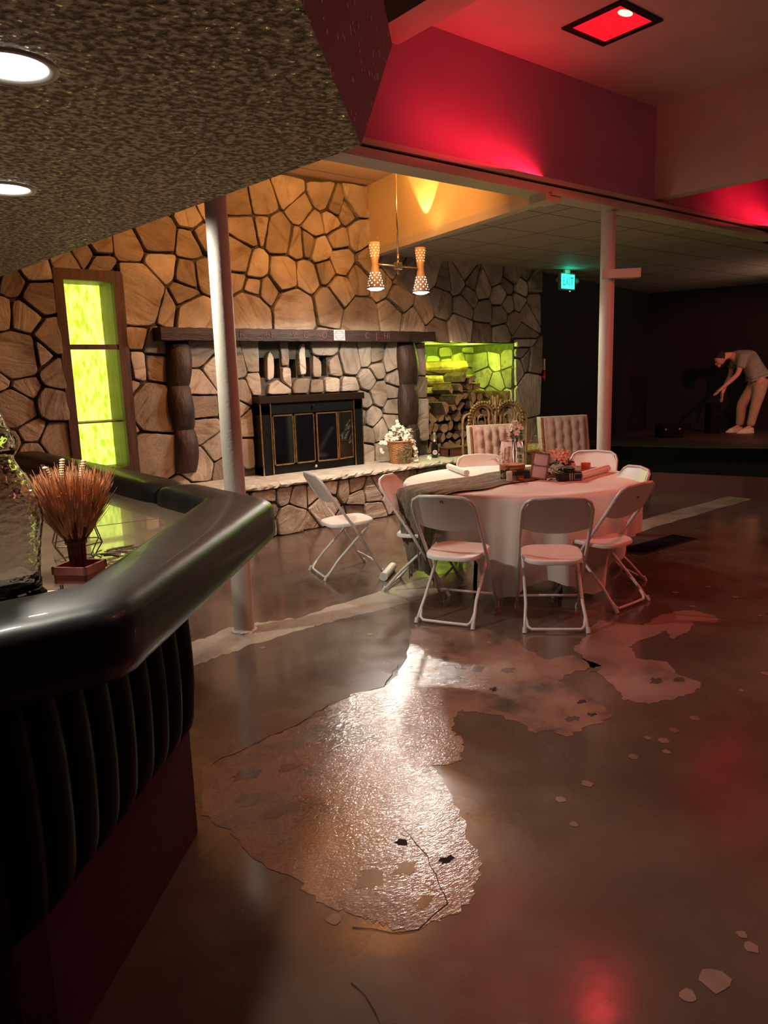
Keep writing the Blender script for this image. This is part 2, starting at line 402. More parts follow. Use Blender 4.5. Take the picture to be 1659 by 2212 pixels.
# ribbed red lens of the ceiling fixture
m, t, b = nodes('red_lens'); M['redlens'] = m
N, Lk = t.nodes, t.links
tc = N.new('ShaderNodeTexCoord'); wv = N.new('ShaderNodeTexWave'); wv.inputs['Scale'].default_value = 14; wv.bands_direction = 'Y'
Lk.new(tc.outputs['Object'], wv.inputs['Vector'])
mr = N.new('ShaderNodeMapRange'); mr.inputs[3].default_value = .9; mr.inputs[4].default_value = 1.6
Lk.new(wv.outputs[1], mr.inputs[0]); Lk.new(mr.outputs[0], b.inputs['Emission Strength'])
b.inputs['Emission Color'].default_value = (1, .008, .018, 1); b.inputs['Base Color'].default_value = (.5, .0, .01, 1)
M['lenshot'] = emis('lens_hot_spot', (1, .75, .25), 3.5)

# ------------------------------------------------------------------ camera (metres; x runs along the stone wall, y towards it)
CAMH = 1.62
cam = bpy.data.cameras.new('camera'); co = bpy.data.objects.new('camera', cam); COL.objects.link(co)
right = Vector((0.7766677, -0.6291436, -0.0310744)); down = Vector((-0.1361837, -0.1195428, -0.9834447)); fwd = Vector((0.6150132, 0.7680416, -0.1785241))
Mx = Matrix((( right.x, -down.x, -fwd.x, 0), (right.y, -down.y, -fwd.y, 0), (right.z, -down.z, -fwd.z, CAMH), (0, 0, 0, 1)))
co.matrix_world = Mx
cam.sensor_fit = 'VERTICAL'; cam.sensor_height = 36; cam.lens = 36 * 1600 / 2212; cam.clip_start = .05; cam.clip_end = 60
S.camera = co
S.view_settings.view_transform = 'Standard'; S.view_settings.look = 'None'; S.view_settings.exposure = 0; S.view_settings.gamma = 1
S.view_settings.use_curve_mapping = False
w = bpy.data.worlds.new('dark'); S.world = w; w.use_nodes = True
w.node_tree.nodes['Background'].inputs[0].default_value = (.0, .0, .0, 1)
# ------------------------------------------------------------------ room shell
WY = 7.40            # face of the mortar of the stone wall
def slab(name, a, b, m, n=None):
    return struct(MB().box2(a, b).build(name, m))

# floor with its joint strip, patches and cracks (one mesh, several finishes)
def jag(poly, amp, sub=5, seed=1):
    rnd = random.Random(seed); out = []
    for i, p in enumerate(poly):
        q = poly[(i + 1) % len(poly)]
        for k in range(sub):
            t = k / sub
            out.append((p[0] + (q[0] - p[0]) * t + rnd.uniform(-amp, amp), p[1] + (q[1] - p[1]) * t + rnd.uniform(-amp, amp)))
    return out
PA = [(1.22,2.82),(1.5,2.83),(1.71,2.85),(1.91,2.91),(2.12,2.96),(2.33,2.92),(2.67,3.15),(3.0,3.5),(3.28,3.35),(3.4,3.09),(3.28,2.8),(3.22,2.58),(3.39,2.51),(3.36,2.3),(3.19,2.36),(3.02,2.35),(2.99,2.22),(2.98,2.06),(2.86,1.9),(2.71,1.92),(2.56,1.93),(2.55,2.01),(2.47,2.05),(2.51,2.17),(2.49,2.27),(2.4,2.43),(2.32,2.41),(2.23,2.33),(2.18,2.2),(2.07,2.1),(1.94,2.14),(1.85,1.96),(1.73,1.74),(1.63,1.56),(1.47,1.46),(1.35,1.46),(1.26,1.48),(1.19,1.57),(1.16,1.66),(1.11,1.75),(1.11,1.91),(1.07,2.09),(1.07,2.29),(1.05,2.46)]
PB = [(4.0,2.78),(4.07,2.65),(4.12,2.52),(4.38,2.55),(4.54,2.53),(4.64,2.46),(4.63,2.31),(4.58,2.24),(4.48,2.24),(4.43,2.34),(4.22,2.26),(4.03,2.27),(4.14,2.37),(4.03,2.36),(3.86,2.38),(3.73,2.36),(3.6,2.24),(3.68,2.1),(3.57,1.97),(3.55,1.82),(3.45,1.79),(3.27,1.81),(3.12,1.87),(3.08,1.97),(3.15,2.07),(3.25,2.22),(3.35,2.39),(3.48,2.58),(3.69,2.65)]
SP = [(2.12,3.89),(2.75,3.62),(2.62,1.63),(2.3,1.63),(2.13,1.63),(2.04,1.5),(2.81,1.68),(2.76,1.56),(2.96,1.64),(3.14,1.64),(3.6,1.64),(1.74,0.82),(1.64,0.84),(3.19,2.99),(3.9,1.66),(1.96,0.85),(1.93,0.81),(2.84,1.62),(1.1,1.68),(2.37,5.15),(4.71,2.51),(4.93,2.76),(5.23,2.67),(5.12,2.41),(4.83,2.11)]
STRIPE = [(-1,4.22),(1.82,4.28),(2.19,4.39),(2.58,4.24),(3.61,4.35),(6.0,4.42),(9.2,4.5),(9.2,4.2),(6.69,4.12),(3.36,3.96),(2.66,4.0),(2.15,3.99),(1.66,3.91),(-1,3.9)]
fb = MB()
fb.add([(-6, -6, 0), (18, -6, 0), (18, 11, 0), (-6, 11, 0)], [(0, 1, 2, 3)], 0)
def flat(poly, z, m):
    tri = mathutils.geometry.tessellate_polygon([[Vector((p[0], p[1], 0)) for p in poly]])
    fs = []
    for t3 in tri:
        a, b_, c_ = [Vector((*poly[i], 0)) for i in t3]
        fs.append(tuple(t3) if (b_ - a).cross(c_ - a).z > 0 else tuple(reversed(t3)))
    fb.add([(p[0], p[1], z) for p in poly], fs, m)
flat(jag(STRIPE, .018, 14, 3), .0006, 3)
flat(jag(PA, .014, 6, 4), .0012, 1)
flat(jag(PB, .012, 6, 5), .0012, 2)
rnd = random.Random(9)
for i, (x, y) in enumerate(SP):
    r = .045 if i == 11 else rnd.uniform(.014, .026)
    flat([(x + r * rnd.uniform(.75, 1.15) * math.cos(a * PI / 5), y + r * rnd.uniform(.75, 1.15) * math.sin(a * PI / 5)) for a in range(10)], .0014, 2)
# dark holes broken into the patches
for (x, y, r) in [(1.86,2.88,.05),(1.30,1.75,.06),(1.42,1.72,.05),(1.55,1.66,.03),(1.36,1.56,.04),(1.50,1.83,.03),(1.24,2.30,.05),(1.32,2.62,.07),(1.22,2.45,.06),(1.47,2.55,.06),(3.30,2.30,.04),(2.72,2.02,.04),(2.82,1.98,.03),(2.90,2.10,.03),(3.4,2.0,.05),(3.5,1.92,.04),(2.95,2.62,.05),(2.83,2.74,.05),(2.7,2.5,.03)]:
    flat([(x + r * rnd.uniform(.35, 1.3) * math.cos(a * PI / 7), y + r * rnd.uniform(.3, 1.0) * math.sin(a * PI / 7)) for a in range(14)], .0018, 4 if r < .035 else 0)
def crack(pts, w=.0022):
    P = []
    for i in range(len(pts) - 1):
        a, b_ = Vector(pts[i]), Vector(pts[i + 1]); n = max(2, int((b_ - a).length / .05))
        for k in range(n): P.append(a.lerp(b_, k / n) + Vector((rnd.uniform(-.01, .01), rnd.uniform(-.01, .01))))
    P.append(Vector(pts[-1]))
    L_ = []; R_ = []
    for i, p in enumerate(P):
        d = (P[min(i + 1, len(P) - 1)] - P[max(0, i - 1)]).normalized(); nrm = Vector((-d.y, d.x)); ww = w * rnd.uniform(.3, 1.2)
        L_.append(p + nrm * ww); R_.append(p - nrm * ww)
    k = len(P)
    fb.add([(p.x, p.y, .0022) for p in L_] + [(p.x, p.y, .0022) for p in R_], [(i, k + i, k + i + 1, i + 1) for i in range(k - 1)], 4)
crack([(1.25, 2.80), (1.71, 2.86), (2.0, 2.95), (2.3, 2.92), (2.55, 3.1)])
crack([(1.12, 1.62), (1.25, 1.48), (1.4, 1.5), (1.52, 1.72), (1.56, 1.9)], .0016)
crack([(1.0, 1.45), (.98, 1.3), (1.05, 1.2), (1.02, 1.05), (.95, .9)], .0018)
crack([(.78, 1.45), (.95, 1.32), (1.05, 1.22)], .002)
crack([(4.9, 2.1), (4.6, 1.6), (4.3, 1.0)], .003)
struct(fb.build('floor', [M['floor'], M['patch'], M['patch2'], M['joint'], M['crack']]))

# ---- stone wall ------------------------------------------------------------
def clip(poly, nx, nz, d):
    """keep nx*x+nz*z <= d"""
    out = []
    for i in range(len(poly)):
        p, q = poly[i], poly[(i + 1) % len(poly)]
        a = nx * p[0] + nz * p[1] - d; b_ = nx * q[0] + nz * q[1] - d
        if a <= 0: out.append(p)
        if (a < 0 < b_) or (b_ < 0 < a):
            t_ = a / (a - b_); out.append((p[0] + (q[0] - p[0]) * t_, p[1] + (q[1] - p[1]) * t_))
    return out
def inset(poly, g):
    k = len(poly); A = sum(poly[i][0] * poly[(i + 1) % k][1] - poly[(i + 1) % k][0] * poly[i][1] for i in range(k))
    if A < 0: poly = poly[::-1]
    out = list(poly)
    for i in range(k):
        p, q = poly[i], poly[(i + 1) % k]; dx, dz = q[0] - p[0], q[1] - p[1]; l = math.hypot(dx, dz)
        if l < 1e-6: continue
        nx, nz = dz / l, -dx / l
        out = clip(out, nx, nz, nx * p[0] + nz * p[1] - g)
        if len(out) < 3: return []
    return out
BIG = {(2.84,2.49):.075, (2.93,1.38):.04, (2.87,0.91):.04, (3.13,3.09):.02, (3.98,2.92):.02, (4.54,3.2):.015, (4.68,2.39):.04, (4.15,2.39):.02, (5.63,2.35):.02, (3.46,2.32):.02, (4.57,2.79):.012, (4.36,3.25):-.01, (1.71,1.91):.03, (2.73,1.25):-.01, (5.07,3.1):.0, (2.72,1.58):-.01, (1.65,1.45):.02, (5.14,2.87):-.01, (5.03,2.48):.02, (7.02,2.3):.03, (6.98,2.58):.02, (5.44,1.83):.01, (4.55,.21):.02, (4.11,.13):.02}
def stones(mb, seeds, bounds, rects, T, gap, dmin, dmax, seed=1):
    """fieldstones: Voronoi cells of the seeds, inset by the joint, roughened and bulged"""
    rnd = random.Random(seed)
    x0, z0, x1, z1 = bounds
    for i, s in enumerate(seeds):
        if any(a < s[0] < c and b_ < s[1] < d for a, b_, c, d in rects): continue
        if not (x0 < s[0] < x1 and z0 < s[1] < z1): continue
        poly = [(x0, z0), (x1, z0), (x1, z1), (x0, z1)]
        near = sorted((q for q in seeds if q is not s), key=lambda q: (q[0] - s[0]) ** 2 + (q[1] - s[1]) ** 2)[:26]
        for q in near:
            nx, nz = q[0] - s[0], q[1] - s[1]
            if abs(nx) + abs(nz) < 1e-4: continue
            poly = clip(poly, nx, nz, nx * (s[0] + q[0]) / 2 + nz * (s[1] + q[1]) / 2 + (BIG.get(s, 0) - BIG.get(q, 0)) / 2)
            if len(poly) < 3: break
        if len(poly) < 3: continue
        for a, b_, c, d in rects:
            px0, px1 = min(p[0] for p in poly), max(p[0] for p in poly); pz0, pz1 = min(p[1] for p in poly), max(p[1] for p in poly)
            if px1 < a or px0 > c or pz1 < b_ or pz0 > d: continue
            opts = [(a - s[0], (1, 0, a)), (s[0] - c, (-1, 0, -c)), (b_ - s[1], (0, 1, b_)), (s[1] - d, (0, -1, -d))]
            poly = clip(poly, *max(opts)[1])
            if len(poly) < 3: break
        if len(poly) < 3: continue
        g = gap * rnd.uniform(.6, 1.4)
        poly = inset(poly, g)
        if len(poly) < 3: continue
        per = []
        k = len(poly)
        for j in range(k):
            p, q = poly[j], poly[(j + 1) % k]; l = math.hypot(q[0] - p[0], q[1] - p[1]); n = max(1, int(l / .045))
            for e in range(n):
                t_ = e / n; jj = .0045
                u = min(t_, 1 - t_)
                per.append((p[0] + (q[0] - p[0]) * t_ + rnd.uniform(-jj, jj), p[1] + (q[1] - p[1]) * t_ + rnd.uniform(-jj, jj)))
        # soften corners
        per = [((per[j - 1][0] + 6 * per[j][0] + per[(j + 1) % len(per)][0]) / 8, (per[j - 1][1] + 6 * per[j][1] + per[(j + 1) % len(per)][1]) / 8) for j in range(len(per))]
        cx = sum(p[0] for p in per) / len(per); cz = sum(p[1] for p in per) / len(per)
        dep = rnd.uniform(dmin, dmax); tx, tz = rnd.uniform(-.05, .05), rnd.uniform(-.06, .06)
        def pt(p, sc, dd):
            x, z = cx + (p[0] - cx) * sc, cz + (p[1] - cz) * sc
            return T(x, z, dd + ((x - cx) * tx + (z - cz) * tz if dd > .01 else 0))
        n = len(per); size = max(.05, max(math.hypot(p[0] - cx, p[1] - cz) for p in per))
        rings = [(1, -.03, 0), (1, dep * .80, 0), (1 - .008 / size, dep * .97, 0), (1 - .035 / size if size > .1 else .8, dep, .0015)]
        vs = []
        for sc, dd, nn in rings: vs += [pt(p, max(.2, sc), dd + rnd.uniform(-nn, nn)) for p in per]
        fs = [(a * n + j, a * n + (j + 1) % n, (a + 1) * n + (j + 1) % n, (a + 1) * n + j) for a in range(3) for j in range(n)]
        fs.append(tuple(range(3 * n, 4 * n)))
        mb.add(vs, fs, 0, rnd.random())
WS=[(1.94,2.69),(1.74,2.57),(1.96,2.45),(1.8,2.26),(1.63,2.28),(1.71,1.91),(2.04,2.07),(1.9,1.92),(2.03,1.75),(1.76,1.62),(1.53,1.7),(1.96,1.49),(1.65,1.45),(1.77,1.23),(1.94,1.14),(1.76,1.04),(1.58,1.15),(2.24,2.76),(2.4,2.85),(2.55,2.75),(2.55,2.94),(2.82,2.94),(3.13,3.09),(3.14,2.79),(2.84,2.49),(3.5,3.29),(3.48,3.03),(3.45,2.72),(3.16,2.38),(3.38,2.49),(3.46,2.32),(3.6,2.73),(3.63,3.11),(3.68,3.39),(2.82,2.08),(2.81,1.83),(3.02,2.01),(3.01,1.83),(2.7,1.82),(2.72,1.58),(2.93,1.38),(2.73,1.25),(2.87,0.91),(3.48,1.91),(3.48,1.64),(3.62,1.74),(3.9,1.77),(3.94,1.53),(3.47,1.36),(3.47,1.15),(3.6,0.92),(3.85,1.34),(4.0,1.13),(3.98,0.89),(3.41,0.78),(3.7,0.71),(2.38,0.76),(1.53,1.97),(1.61,2.61),(1.45,1.46),(1.41,1.09),(4.07,3.5),(4.34,3.55),(4.1,3.21),(4.36,3.25),(4.69,3.68),(4.54,3.2),(4.84,3.49),(5.15,3.68),(5.33,3.59),(5.6,3.68),(5.45,3.54),(4.99,3.35),(5.26,3.4),(4.76,3.14),(4.9,3.15),(5.07,3.1),(5.34,3.25),(5.62,3.29),(3.98,2.92),(3.97,2.74),(4.22,2.83),(4.57,2.79),(4.34,2.61),(4.21,2.63),(4.87,2.79),(5.14,2.87),(5.39,2.99),(5.35,2.65),(5.16,2.48),(5.63,2.79),(4.15,2.39),(4.68,2.39),(5.63,2.35),(4.14,1.83),(4.14,1.61),(4.34,1.75),(4.53,1.68),(4.53,1.87),(4.74,1.76),(4.75,1.57),(4.95,1.73),(5.09,1.95),(5.2,1.77),(5.44,1.83),(5.7,1.88),(5.84,1.87),(6.07,1.81),(5.7,1.61),(5.86,1.74),(5.41,1.51),(4.43,1.53),(4.95,1.54),(5.16,1.54),(5.88,1.43),(5.63,1.33),(6.11,1.44),(6.15,1.58),(6.12,1.26),(5.58,1.18),(5.75,1.14),(5.66,.92),(5.62,.72),(5.9,.95),(5.95,.72),(6.12,.85),(6.1,1.05),(6.59,1.78),(6.58,1.47),(6.57,1.21),(5.78,2.99),(5.97,2.78),(6.16,3.0),(6.36,2.85),(6.76,2.92),(7.03,2.81),(6.98,2.58),(6.68,2.47),(6.26,2.59),(6.13,2.4),(7.45,3.0),(7.27,2.84),(7.56,2.88),(7.72,2.81),(8.0,3.01),(8.12,2.7),(8.26,2.59),(8.35,2.98),(8.29,2.86),(8.56,2.84),(8.5,2.64),(8.85,2.91),(8.65,3.07),(8.86,2.63),(7.37,2.54),(7.47,2.67),(7.77,2.46),(8.11,2.43),(8.38,2.36),(8.68,2.47),(6.48,2.3),(6.9,2.2),(7.3,2.26),(7.75,2.2),(8.15,2.2),(8.57,2.19),(8.57,2.05),(8.57,1.93),(8.53,1.73),(8.82,1.78),(8.68,1.8),(8.77,1.46),(8.54,1.46),(8.7,1.25),(8.86,1.18),(8.6,1.03),(8.86,0.91),(8.82,2.23),(8.72,2.03),(6.57,0.96),(6.56,0.75),(8.83,0.68),(8.57,0.7)]
rnd = random.Random(21)
for i in range(8):
    for j in range(11): WS.append((round(-1.2 + i * .34 + rnd.uniform(-.1, .1), 2), round(.2 + j * .36 + rnd.uniform(-.1, .1), 2)))
WS = [p for k, p in enumerate(WS) if k < 172 or p[0] < 1.38]
for i in range(24): WS.append((round(1.5 + i * .32 + rnd.uniform(-.08, .08), 2), round(.35 + rnd.uniform(-.1, .1), 2)))
for i in range(9): WS.append((round(1.5 + i * .42, 2), round(3.35 + .45 * (i % 2) + rnd.uniform(-.1, .1), 2)) if i < 5 else (round(3.9 + (i - 5) * .4, 2), 4.0))
R_WIN = (2.13, .77, 2.71, 2.67); R_FIRE = (4.08, .50, 5.50, 1.46); R_NICHE = (6.70, .58, 8.44, 2.05)
SLOTS = [(4.20, 1.66, 4.275, 1.88), (4.39, 1.65, 4.475, 1.87), (4.60, 1.65, 4.69, 1.86), (4.80, 1.66, 4.885, 1.88), (5.02, 1.66, 5.12, 1.89)]
RECTS = [R_WIN, R_FIRE, R_NICHE] + SLOTS
wb = MB()
Tw = lambda x, z, d: (x, WY - d, z)
stones(wb, WS, (-1.5, .0, 9.02, 3.86), RECTS, Tw, .0105, .03, .075, 3)
xs = sorted(set([-1.5, 9.02] + [r[0] for r in RECTS] + [r[2] for r in RECTS])); zs = sorted(set([0, 3.95] + [r[1] for r in RECTS] + [r[3] for r in RECTS]))
for i in range(len(xs) - 1):
    for j in range(len(zs) - 1):
        cx, cz = (xs[i] + xs[i + 1]) / 2, (zs[j] + zs[j + 1]) / 2
        if any(a < cx < c and b_ < cz < d for a, b_, c, d in RECTS): continue
        wb.box2((xs[i], WY, zs[j]), (xs[i + 1], WY + .12, zs[j + 1]), 1)
# dark hollows behind slots, firebox
for a, b_, c, d in SLOTS: wb.box2((a - .02, WY + .30, b_ - .02), (c + .02, WY + .32, d + .02), 2)
a, b_, c, d = R_FIRE
wb.box2((a - .05, WY + .55, b_), (c + .05, WY + .6, d), 2); wb.box2((a - .05, WY + .12, b_), (a, WY + .55, d), 2); wb.box2((c, WY + .12, b_), (c + .05, WY + .55, d), 2)
wb.box2((a, WY + .12, b_ - .05), (c, WY + .55, b_), 2); wb.box2((a, WY + .12, d), (c, WY + .55, d + .05), 2)
# wall return at its right end
Tr = lambda y, z, d: (9.02 + d * .6, y, z)
struct(wb.build('wall_fireplace', [M['stone'], M['mortar'], M['black']]))
# niche lining of stone (one mesh)
nb = MB(); a, b_, c, d = R_NICHE; ND = .85
rs = [(round(a + .1 + .26 * i + rnd.uniform(-.06, .06), 2), round(b_ + .15 + .27 * j + rnd.uniform(-.07, .07), 2)) for i in range(7) for j in range(6)]
stones(nb, rs, (a - .02, b_, c + .02, d), [], lambda x, z, dd: (x, WY + ND - dd, z), .012, .02, .06, 5)
rs = [(round(WY + .1 + .26 * i + rnd.uniform(-.06, .06), 2), round(b_ + .15 + .27 * j + rnd.uniform(-.07, .07), 2)) for i in range(3) for j in range(6)]
stones(nb, rs, (WY, b_, WY + ND, d), [], lambda y, z, dd: (c - dd, y, z), .012, .01, .035, 6)
stones(nb, rs, (WY, b_, WY + ND, d), [], lambda y, z, dd: (a + dd, y, z), .012, .01, .035, 7)
nb.box2((a - .1, WY + ND, b_ - .05), (c + .1, WY + ND + .1, d + .05), 1); nb.box2((a - .1, WY + .12, b_ - .05), (a, WY + ND, d + .05), 1)
nb.box2((c, WY + .12, b_ - .05), (c + .1, WY + ND, d + .05), 1); nb.box2((a, WY + .12, d), (c, WY + ND, d + .06), 1); nb.box2((a, WY, b_ - .06), (c, WY + ND, b_), 1)
struct(nb.build('wall_niche', [M['stone'], M['mortar']]))

# hearth: stone base and rough slab
HY = 6.76; HT = .58
HS=[(4.02,0.45),(4.21,0.38),(4.44,0.38),(4.63,0.45),(4.81,0.41),(4.96,0.41),(4.99,0.28),(5.22,0.3),(4.11,0.13),(4.55,0.21),(4.35,0.06),(4.97,0.12),(5.21,0.1),(4.73,0.05),(5.53,0.23),(5.37,0.40),(3.82,0.29),(3.8,0.12),(5.7,0.1),(5.82,0.30),(5.98,0.12),(6.1,0.33),(6.33,0.13),(6.45,0.35),(3.86,.46),(5.62,.44)]
for i in range(6): HS.append((round(3.5 - i * .33, 2), .15)); HS.append((round(3.42 - i * .33, 2), .40))
for i in range(7): HS.append((round(6.75 + i * .33, 2), .15)); HS.append((round(6.68 + i * .33, 2), .40))
hearth = empty('raised_hearth', (5.2, HY, 0), 0, 'raised hearth bench of pale fieldstone with a rough edged stone slab top', 'hearth')
hb = MB(); stones(hb, HS, (1.7, 0, 8.7, .52), [], lambda x, z, d: (x - 5.2, -d, z), .010, .02, .07, 8)
hb.box2((1.7 - 5.2, 0, 0), (8.7 - 5.2, WY - HY - .001, .52), 1)
hb.build('stone_base', [M['stone'], M['mortar']], hearth)
sb = MB(); rnd = random.Random(4)
segs = [(1.6, 2.9), (2.905, 3.96), (3.965, 8.75)]
for (sa, se) in segs:
    n = int((se - sa) / .045); prof = [(-.005, .52), (-.085, .525), (-.10, .548), (-.085, .567), (-.055, .580), (.02, HT)]
    vs = []
    for i in range(n + 1):
        x = sa + (se - sa) * i / n
        for k, (yy, zz) in enumerate(prof):
            jy = rnd.uniform(-.014, .014) if 0 < k < 5 else 0; jz = rnd.uniform(-.006, .006) if 0 < k < 4 else 0
            vs.append((x - 5.2, yy + jy, zz + jz))
        vs.append((x - 5.2, WY - HY - .002, HT)); vs.append((x - 5.2, WY - HY - .002, .52))
    k = 8
    fs = [(i * k + j, i * k + (j + 1) % k, (i + 1) * k + (j + 1) % k, (i + 1) * k + j) for i in range(n) for j in range(k)]
    fs += [tuple(range(k)), tuple(reversed(range(n * k, n * k + k)))]
    sb.add(vs, fs, 0)
sb.build('stone_slab', M['slab'], hearth)

# mantel with corbels
mant = empty('mantel', (4.83, 7.2, 2.05), 0, 'long dark timber mantel beam with branded marks above the fireplace doors', 'mantel')
b_ = MB(); n = 60; rnd = random.Random(2); vs = []
for i in range(n + 1):
    x = -1.83 + 3.66 * i / n
    for (yy, zz) in ((-.05, 0.0), (-.055, .065), (-.05, .125), (.20, .13), (.20, 0)):
        vs.append((x, yy + rnd.uniform(-.003, .003), zz + rnd.uniform(-.004, .004)))
fs = [(i * 5 + j, i * 5 + (j + 1) % 5, (i + 1) * 5 + (j + 1) % 5, (i + 1) * 5 + j) for i in range(n) for j in range(5)] + [tuple(range(5)), tuple(reversed(range(n * 5, n * 5 + 5)))]
b_.add(vs, fs); b_.build('beam', M['oldwood'], mant)
def text(name, s, size, mat_, parent=None, loc=(0, 0, 0), rot=(PI / 2, 0, 0), ext=.001, align='CENTER'):
    cu = bpy.data.curves.new(name, 'FONT'); cu.body = s; cu.size = size; cu.extrude = ext; cu.align_x = align; cu.align_y = 'CENTER'
    o = bpy.data.objects.new(name, cu); COL.objects.link(o)
    dg = bpy.context.evaluated_depsgraph_get(); me = bpy.data.meshes.new_from_object(o.evaluated_get(dg))
    bpy.data.objects.remove(o); bpy.data.curves.remove(cu)
    me.materials.clear(); me.materials.append(mat_)
    o = bpy.data.objects.new(name, me); COL.objects.link(o)
    if parent is not None: o.parent = parent
    o.location = loc; o.rotation_euler = rot
    return o
for x, s in ((-.62, '4-F'), (-.30, 'V'), (-.15, 'C'), (.10, '-O-'), (.72, 'C'), (.86, 'J'), (1.02, 'HI'), (-.95, 'R')):
    text('branded_mark', s, .10, M['brand'], mant, (x, -.058, .063))
def corbel(name, x0, x1, z0, z1, humps, m, seed):
    """carved post: scalloped front bulging towards the room"""
    b_ = MB(); rnd = random.Random(seed); n = 60; vs = []; k = 10
    for i in range(n + 1):
        t_ = i / n; z = z1 + (z0 - z1) * t_
        ph = t_ * humps; u = ph - math.floor(ph); bul = .08 + .07 * math.sin(PI * min(.999, u)) ** .8
        w = (x1 - x0) / 2 * (.86 + .14 * math.sin(PI * u) ** .6); cx = (x0 + x1) / 2 + .012 * math.sin(t_ * 9 + seed)
        for j in range(k):
            a = PI * j / (k - 1)
            vs.append((cx - 4.83 + w * math.cos(a), WY - 7.2 - .05 - bul * math.sin(a) ** .6 + rnd.uniform(-.003, .003), z - 2.05))
    fs = [(i * k + j, i * k + j + 1, (i + 1) * k + j + 1, (i + 1) * k + j) for i in range(n) for j in range(k - 1)] + [(i * k, (i + 1) * k, (i + 1) * k + k - 1, i * k + k - 1) for i in range(n)]
    fs += [tuple(range(k)), tuple(reversed(range(n * k, n * k + k)))]
    b_.add(vs, fs); return b_.build(name, m, mant, smooth=True, angle=.9)
corbel('corbel', 3.10, 3.36, .70, 2.05, 3, M['postwood'], 1)
corbel('corbel', 6.17, 6.47, 1.0, 2.05, 2, M['postwood'], 4)
corbel('corbel', 6.24, 6.46, .62, 1.02, 1, M['postwood'], 6)
sg = empty('notice_card', (4.83 + .31, 7.143, 2.118), 0, 'small grey square notice card stuck on the front of the mantel', 'sign')
MB().box((0, -.003, 0), (.155, .004, .118)).build('card', M['signedge'], sg)
p8 = [(.073 * math.copysign(abs(math.cos(a)) ** .6, math.cos(a)), .055 * math.copysign(abs(math.sin(a)) ** .6, math.sin(a))) for a in [2 * PI * k / 24 for k in range(24)]]
MB().prism(p8, .0055, .0065, T=Matrix.Rotation(PI / 2, 4, 'X')).build('print_field', M['greysign'], sg)
for z, wd in ((.03, .05), (.008, .11), (-.014, .085), (-.034, .05)):
    MB().box((0, -.0075, z), (wd, .001, .007)).build('text_line', M['signedge'], sg)

# lime light box set in the stone wall
win = struct(empty('window_1', (2.42, WY, .77)))
a, b0, c, d = R_WIN
fr = MB()
for (p, q) in (((a - 2.42 - .03, -.07, .05), (a - 2.42 + .055, .0, 1.83)), ((c - 2.42 - .07, -.07, .05), (c - 2.42 + .03, .0, 1.83)),
               ((a - 2.42 - .03, -.07, 1.83), (c - 2.42 + .03, .0, 1.93)), ((a - 2.42 - .03, -.07, -.03), (c - 2.42 + .03, .0, .05)), ((a - 2.42 + .05, -.06, 1.20), (c - 2.42 - .06, .0, 1.245))):
    fr.box2(p, q)
fr.build('window_frame', M['windowwood'], win)
jb = MB(); DP = .34
jb.box2((c - 2.42 - .065, 0, .03), (c - 2.42 - .04, DP, 1.86)); jb.box2((a - 2.42 + .03, 0, .03), (a - 2.42 + .05, DP, 1.86))
jb.box2((a - 2.42 + .05, 0, 1.84), (c - 2.42 - .06, DP, 1.86)); jb.box2((a - 2.42 + .05, 0, .03), (c - 2.42 - .06, DP, .05))
jb.build('window_lining', M['jambwood'], win)
sh = MB().box2((a - 2.42 + .05, .02, .50), (c - 2.42 - .07, DP - .02, .515)).build('window_shelf', M['jambwood'], win)
pn = MB(); pn.box2((a - 2.42 + .04, DP, .03), (c - 2.42 - .05, DP + .02, 1.86)); pn.build('window_pane', M['lime'], win)

# fireplace insert with folding glass doors
fp = empty('fireplace_doors', (4.79, 7.28, HT), 0, 'black and brass fireplace surround with folding dark glass doors', 'fireplace')
W2 = .70; HH = .875
b_ = MB()
b_.box2((-W2, -.06, 0), (-W2 + .13, .10, HH - .1)); b_.box2((W2 - .13, -.06, 0), (W2, .10, HH - .1)); b_.box2((-W2, -.06, HH - .2), (W2, .10, HH - .06)); b_.box2((-W2, -.04, 0), (W2, .10, .09))
b_.build('surround', M['blackmetal'], fp)
b_ = MB(); b_.box2((-W2 - .02, -.09, HH - .075), (W2 + .02, .10, HH)); b_.build('hood', mat('dark_bronze', (.05, .032, .018), .35, metal=.8), fp)
b_ = MB()
for x in (-W2, -W2 + .125, W2 - .125, W2): b_.box2((x - .006, -.068, 0), (x + .006, -.055, HH - .08))
b_.build('brass_trim', M['brass'], fp)
dw = (2 * W2 - .27) / 4
for k in range(4):
    x0 = -W2 + .135 + k * dw
    ang = (R(3), R(-3), R(16), R(-16))[k]
    hinge = x0 if k in (0, 2) else x0 + dw
    if k == 2: hinge = x0 + dw
    # right hand pair stands slightly folded out
    y = {0: (0, 0), 1: (0, 0), 2: (-.035, -.075), 3: (-.075, 0)}[k]
    T = Matrix.Translation((x0, -.062 + y[0] * .8, 0)) @ Matrix.Rotation(math.atan2(y[1] - y[0], dw), 4, 'Z')
    def bx(p, q, mb):
        cc = [(u + v) / 2 for u, v in zip(p, q)]; dd = [abs(v - u) for u, v in zip(p, q)]
        o = len(mb.v); mb.box(cc, dd); mb.v[o:] = [tuple(T @ Vector(v)) for v in mb.v[o:]]
    f_ = MB(); z0, z1 = .10, HH - .21
    bx((.004, -.008, z0), (.020, .008, z1), f_); bx((dw - .020, -.008, z0), (dw - .004, .008, z1), f_)
    bx((.004, -.008, z0), (dw - .004, .008, z0 + .016), f_); bx((.004, -.008, z1 - .014), (dw - .004, .008, z1), f_)
    door = f_.build('glass_door', M['brass'], fp)
    g_ = MB(); bx((.018, -.002, z0 + .012), (dw - .018, .002, z1 - .010), g_)
    g_.build('glass_pane', mat('smoked_glass', (.004, .004, .005), .06, spec=.8), door)
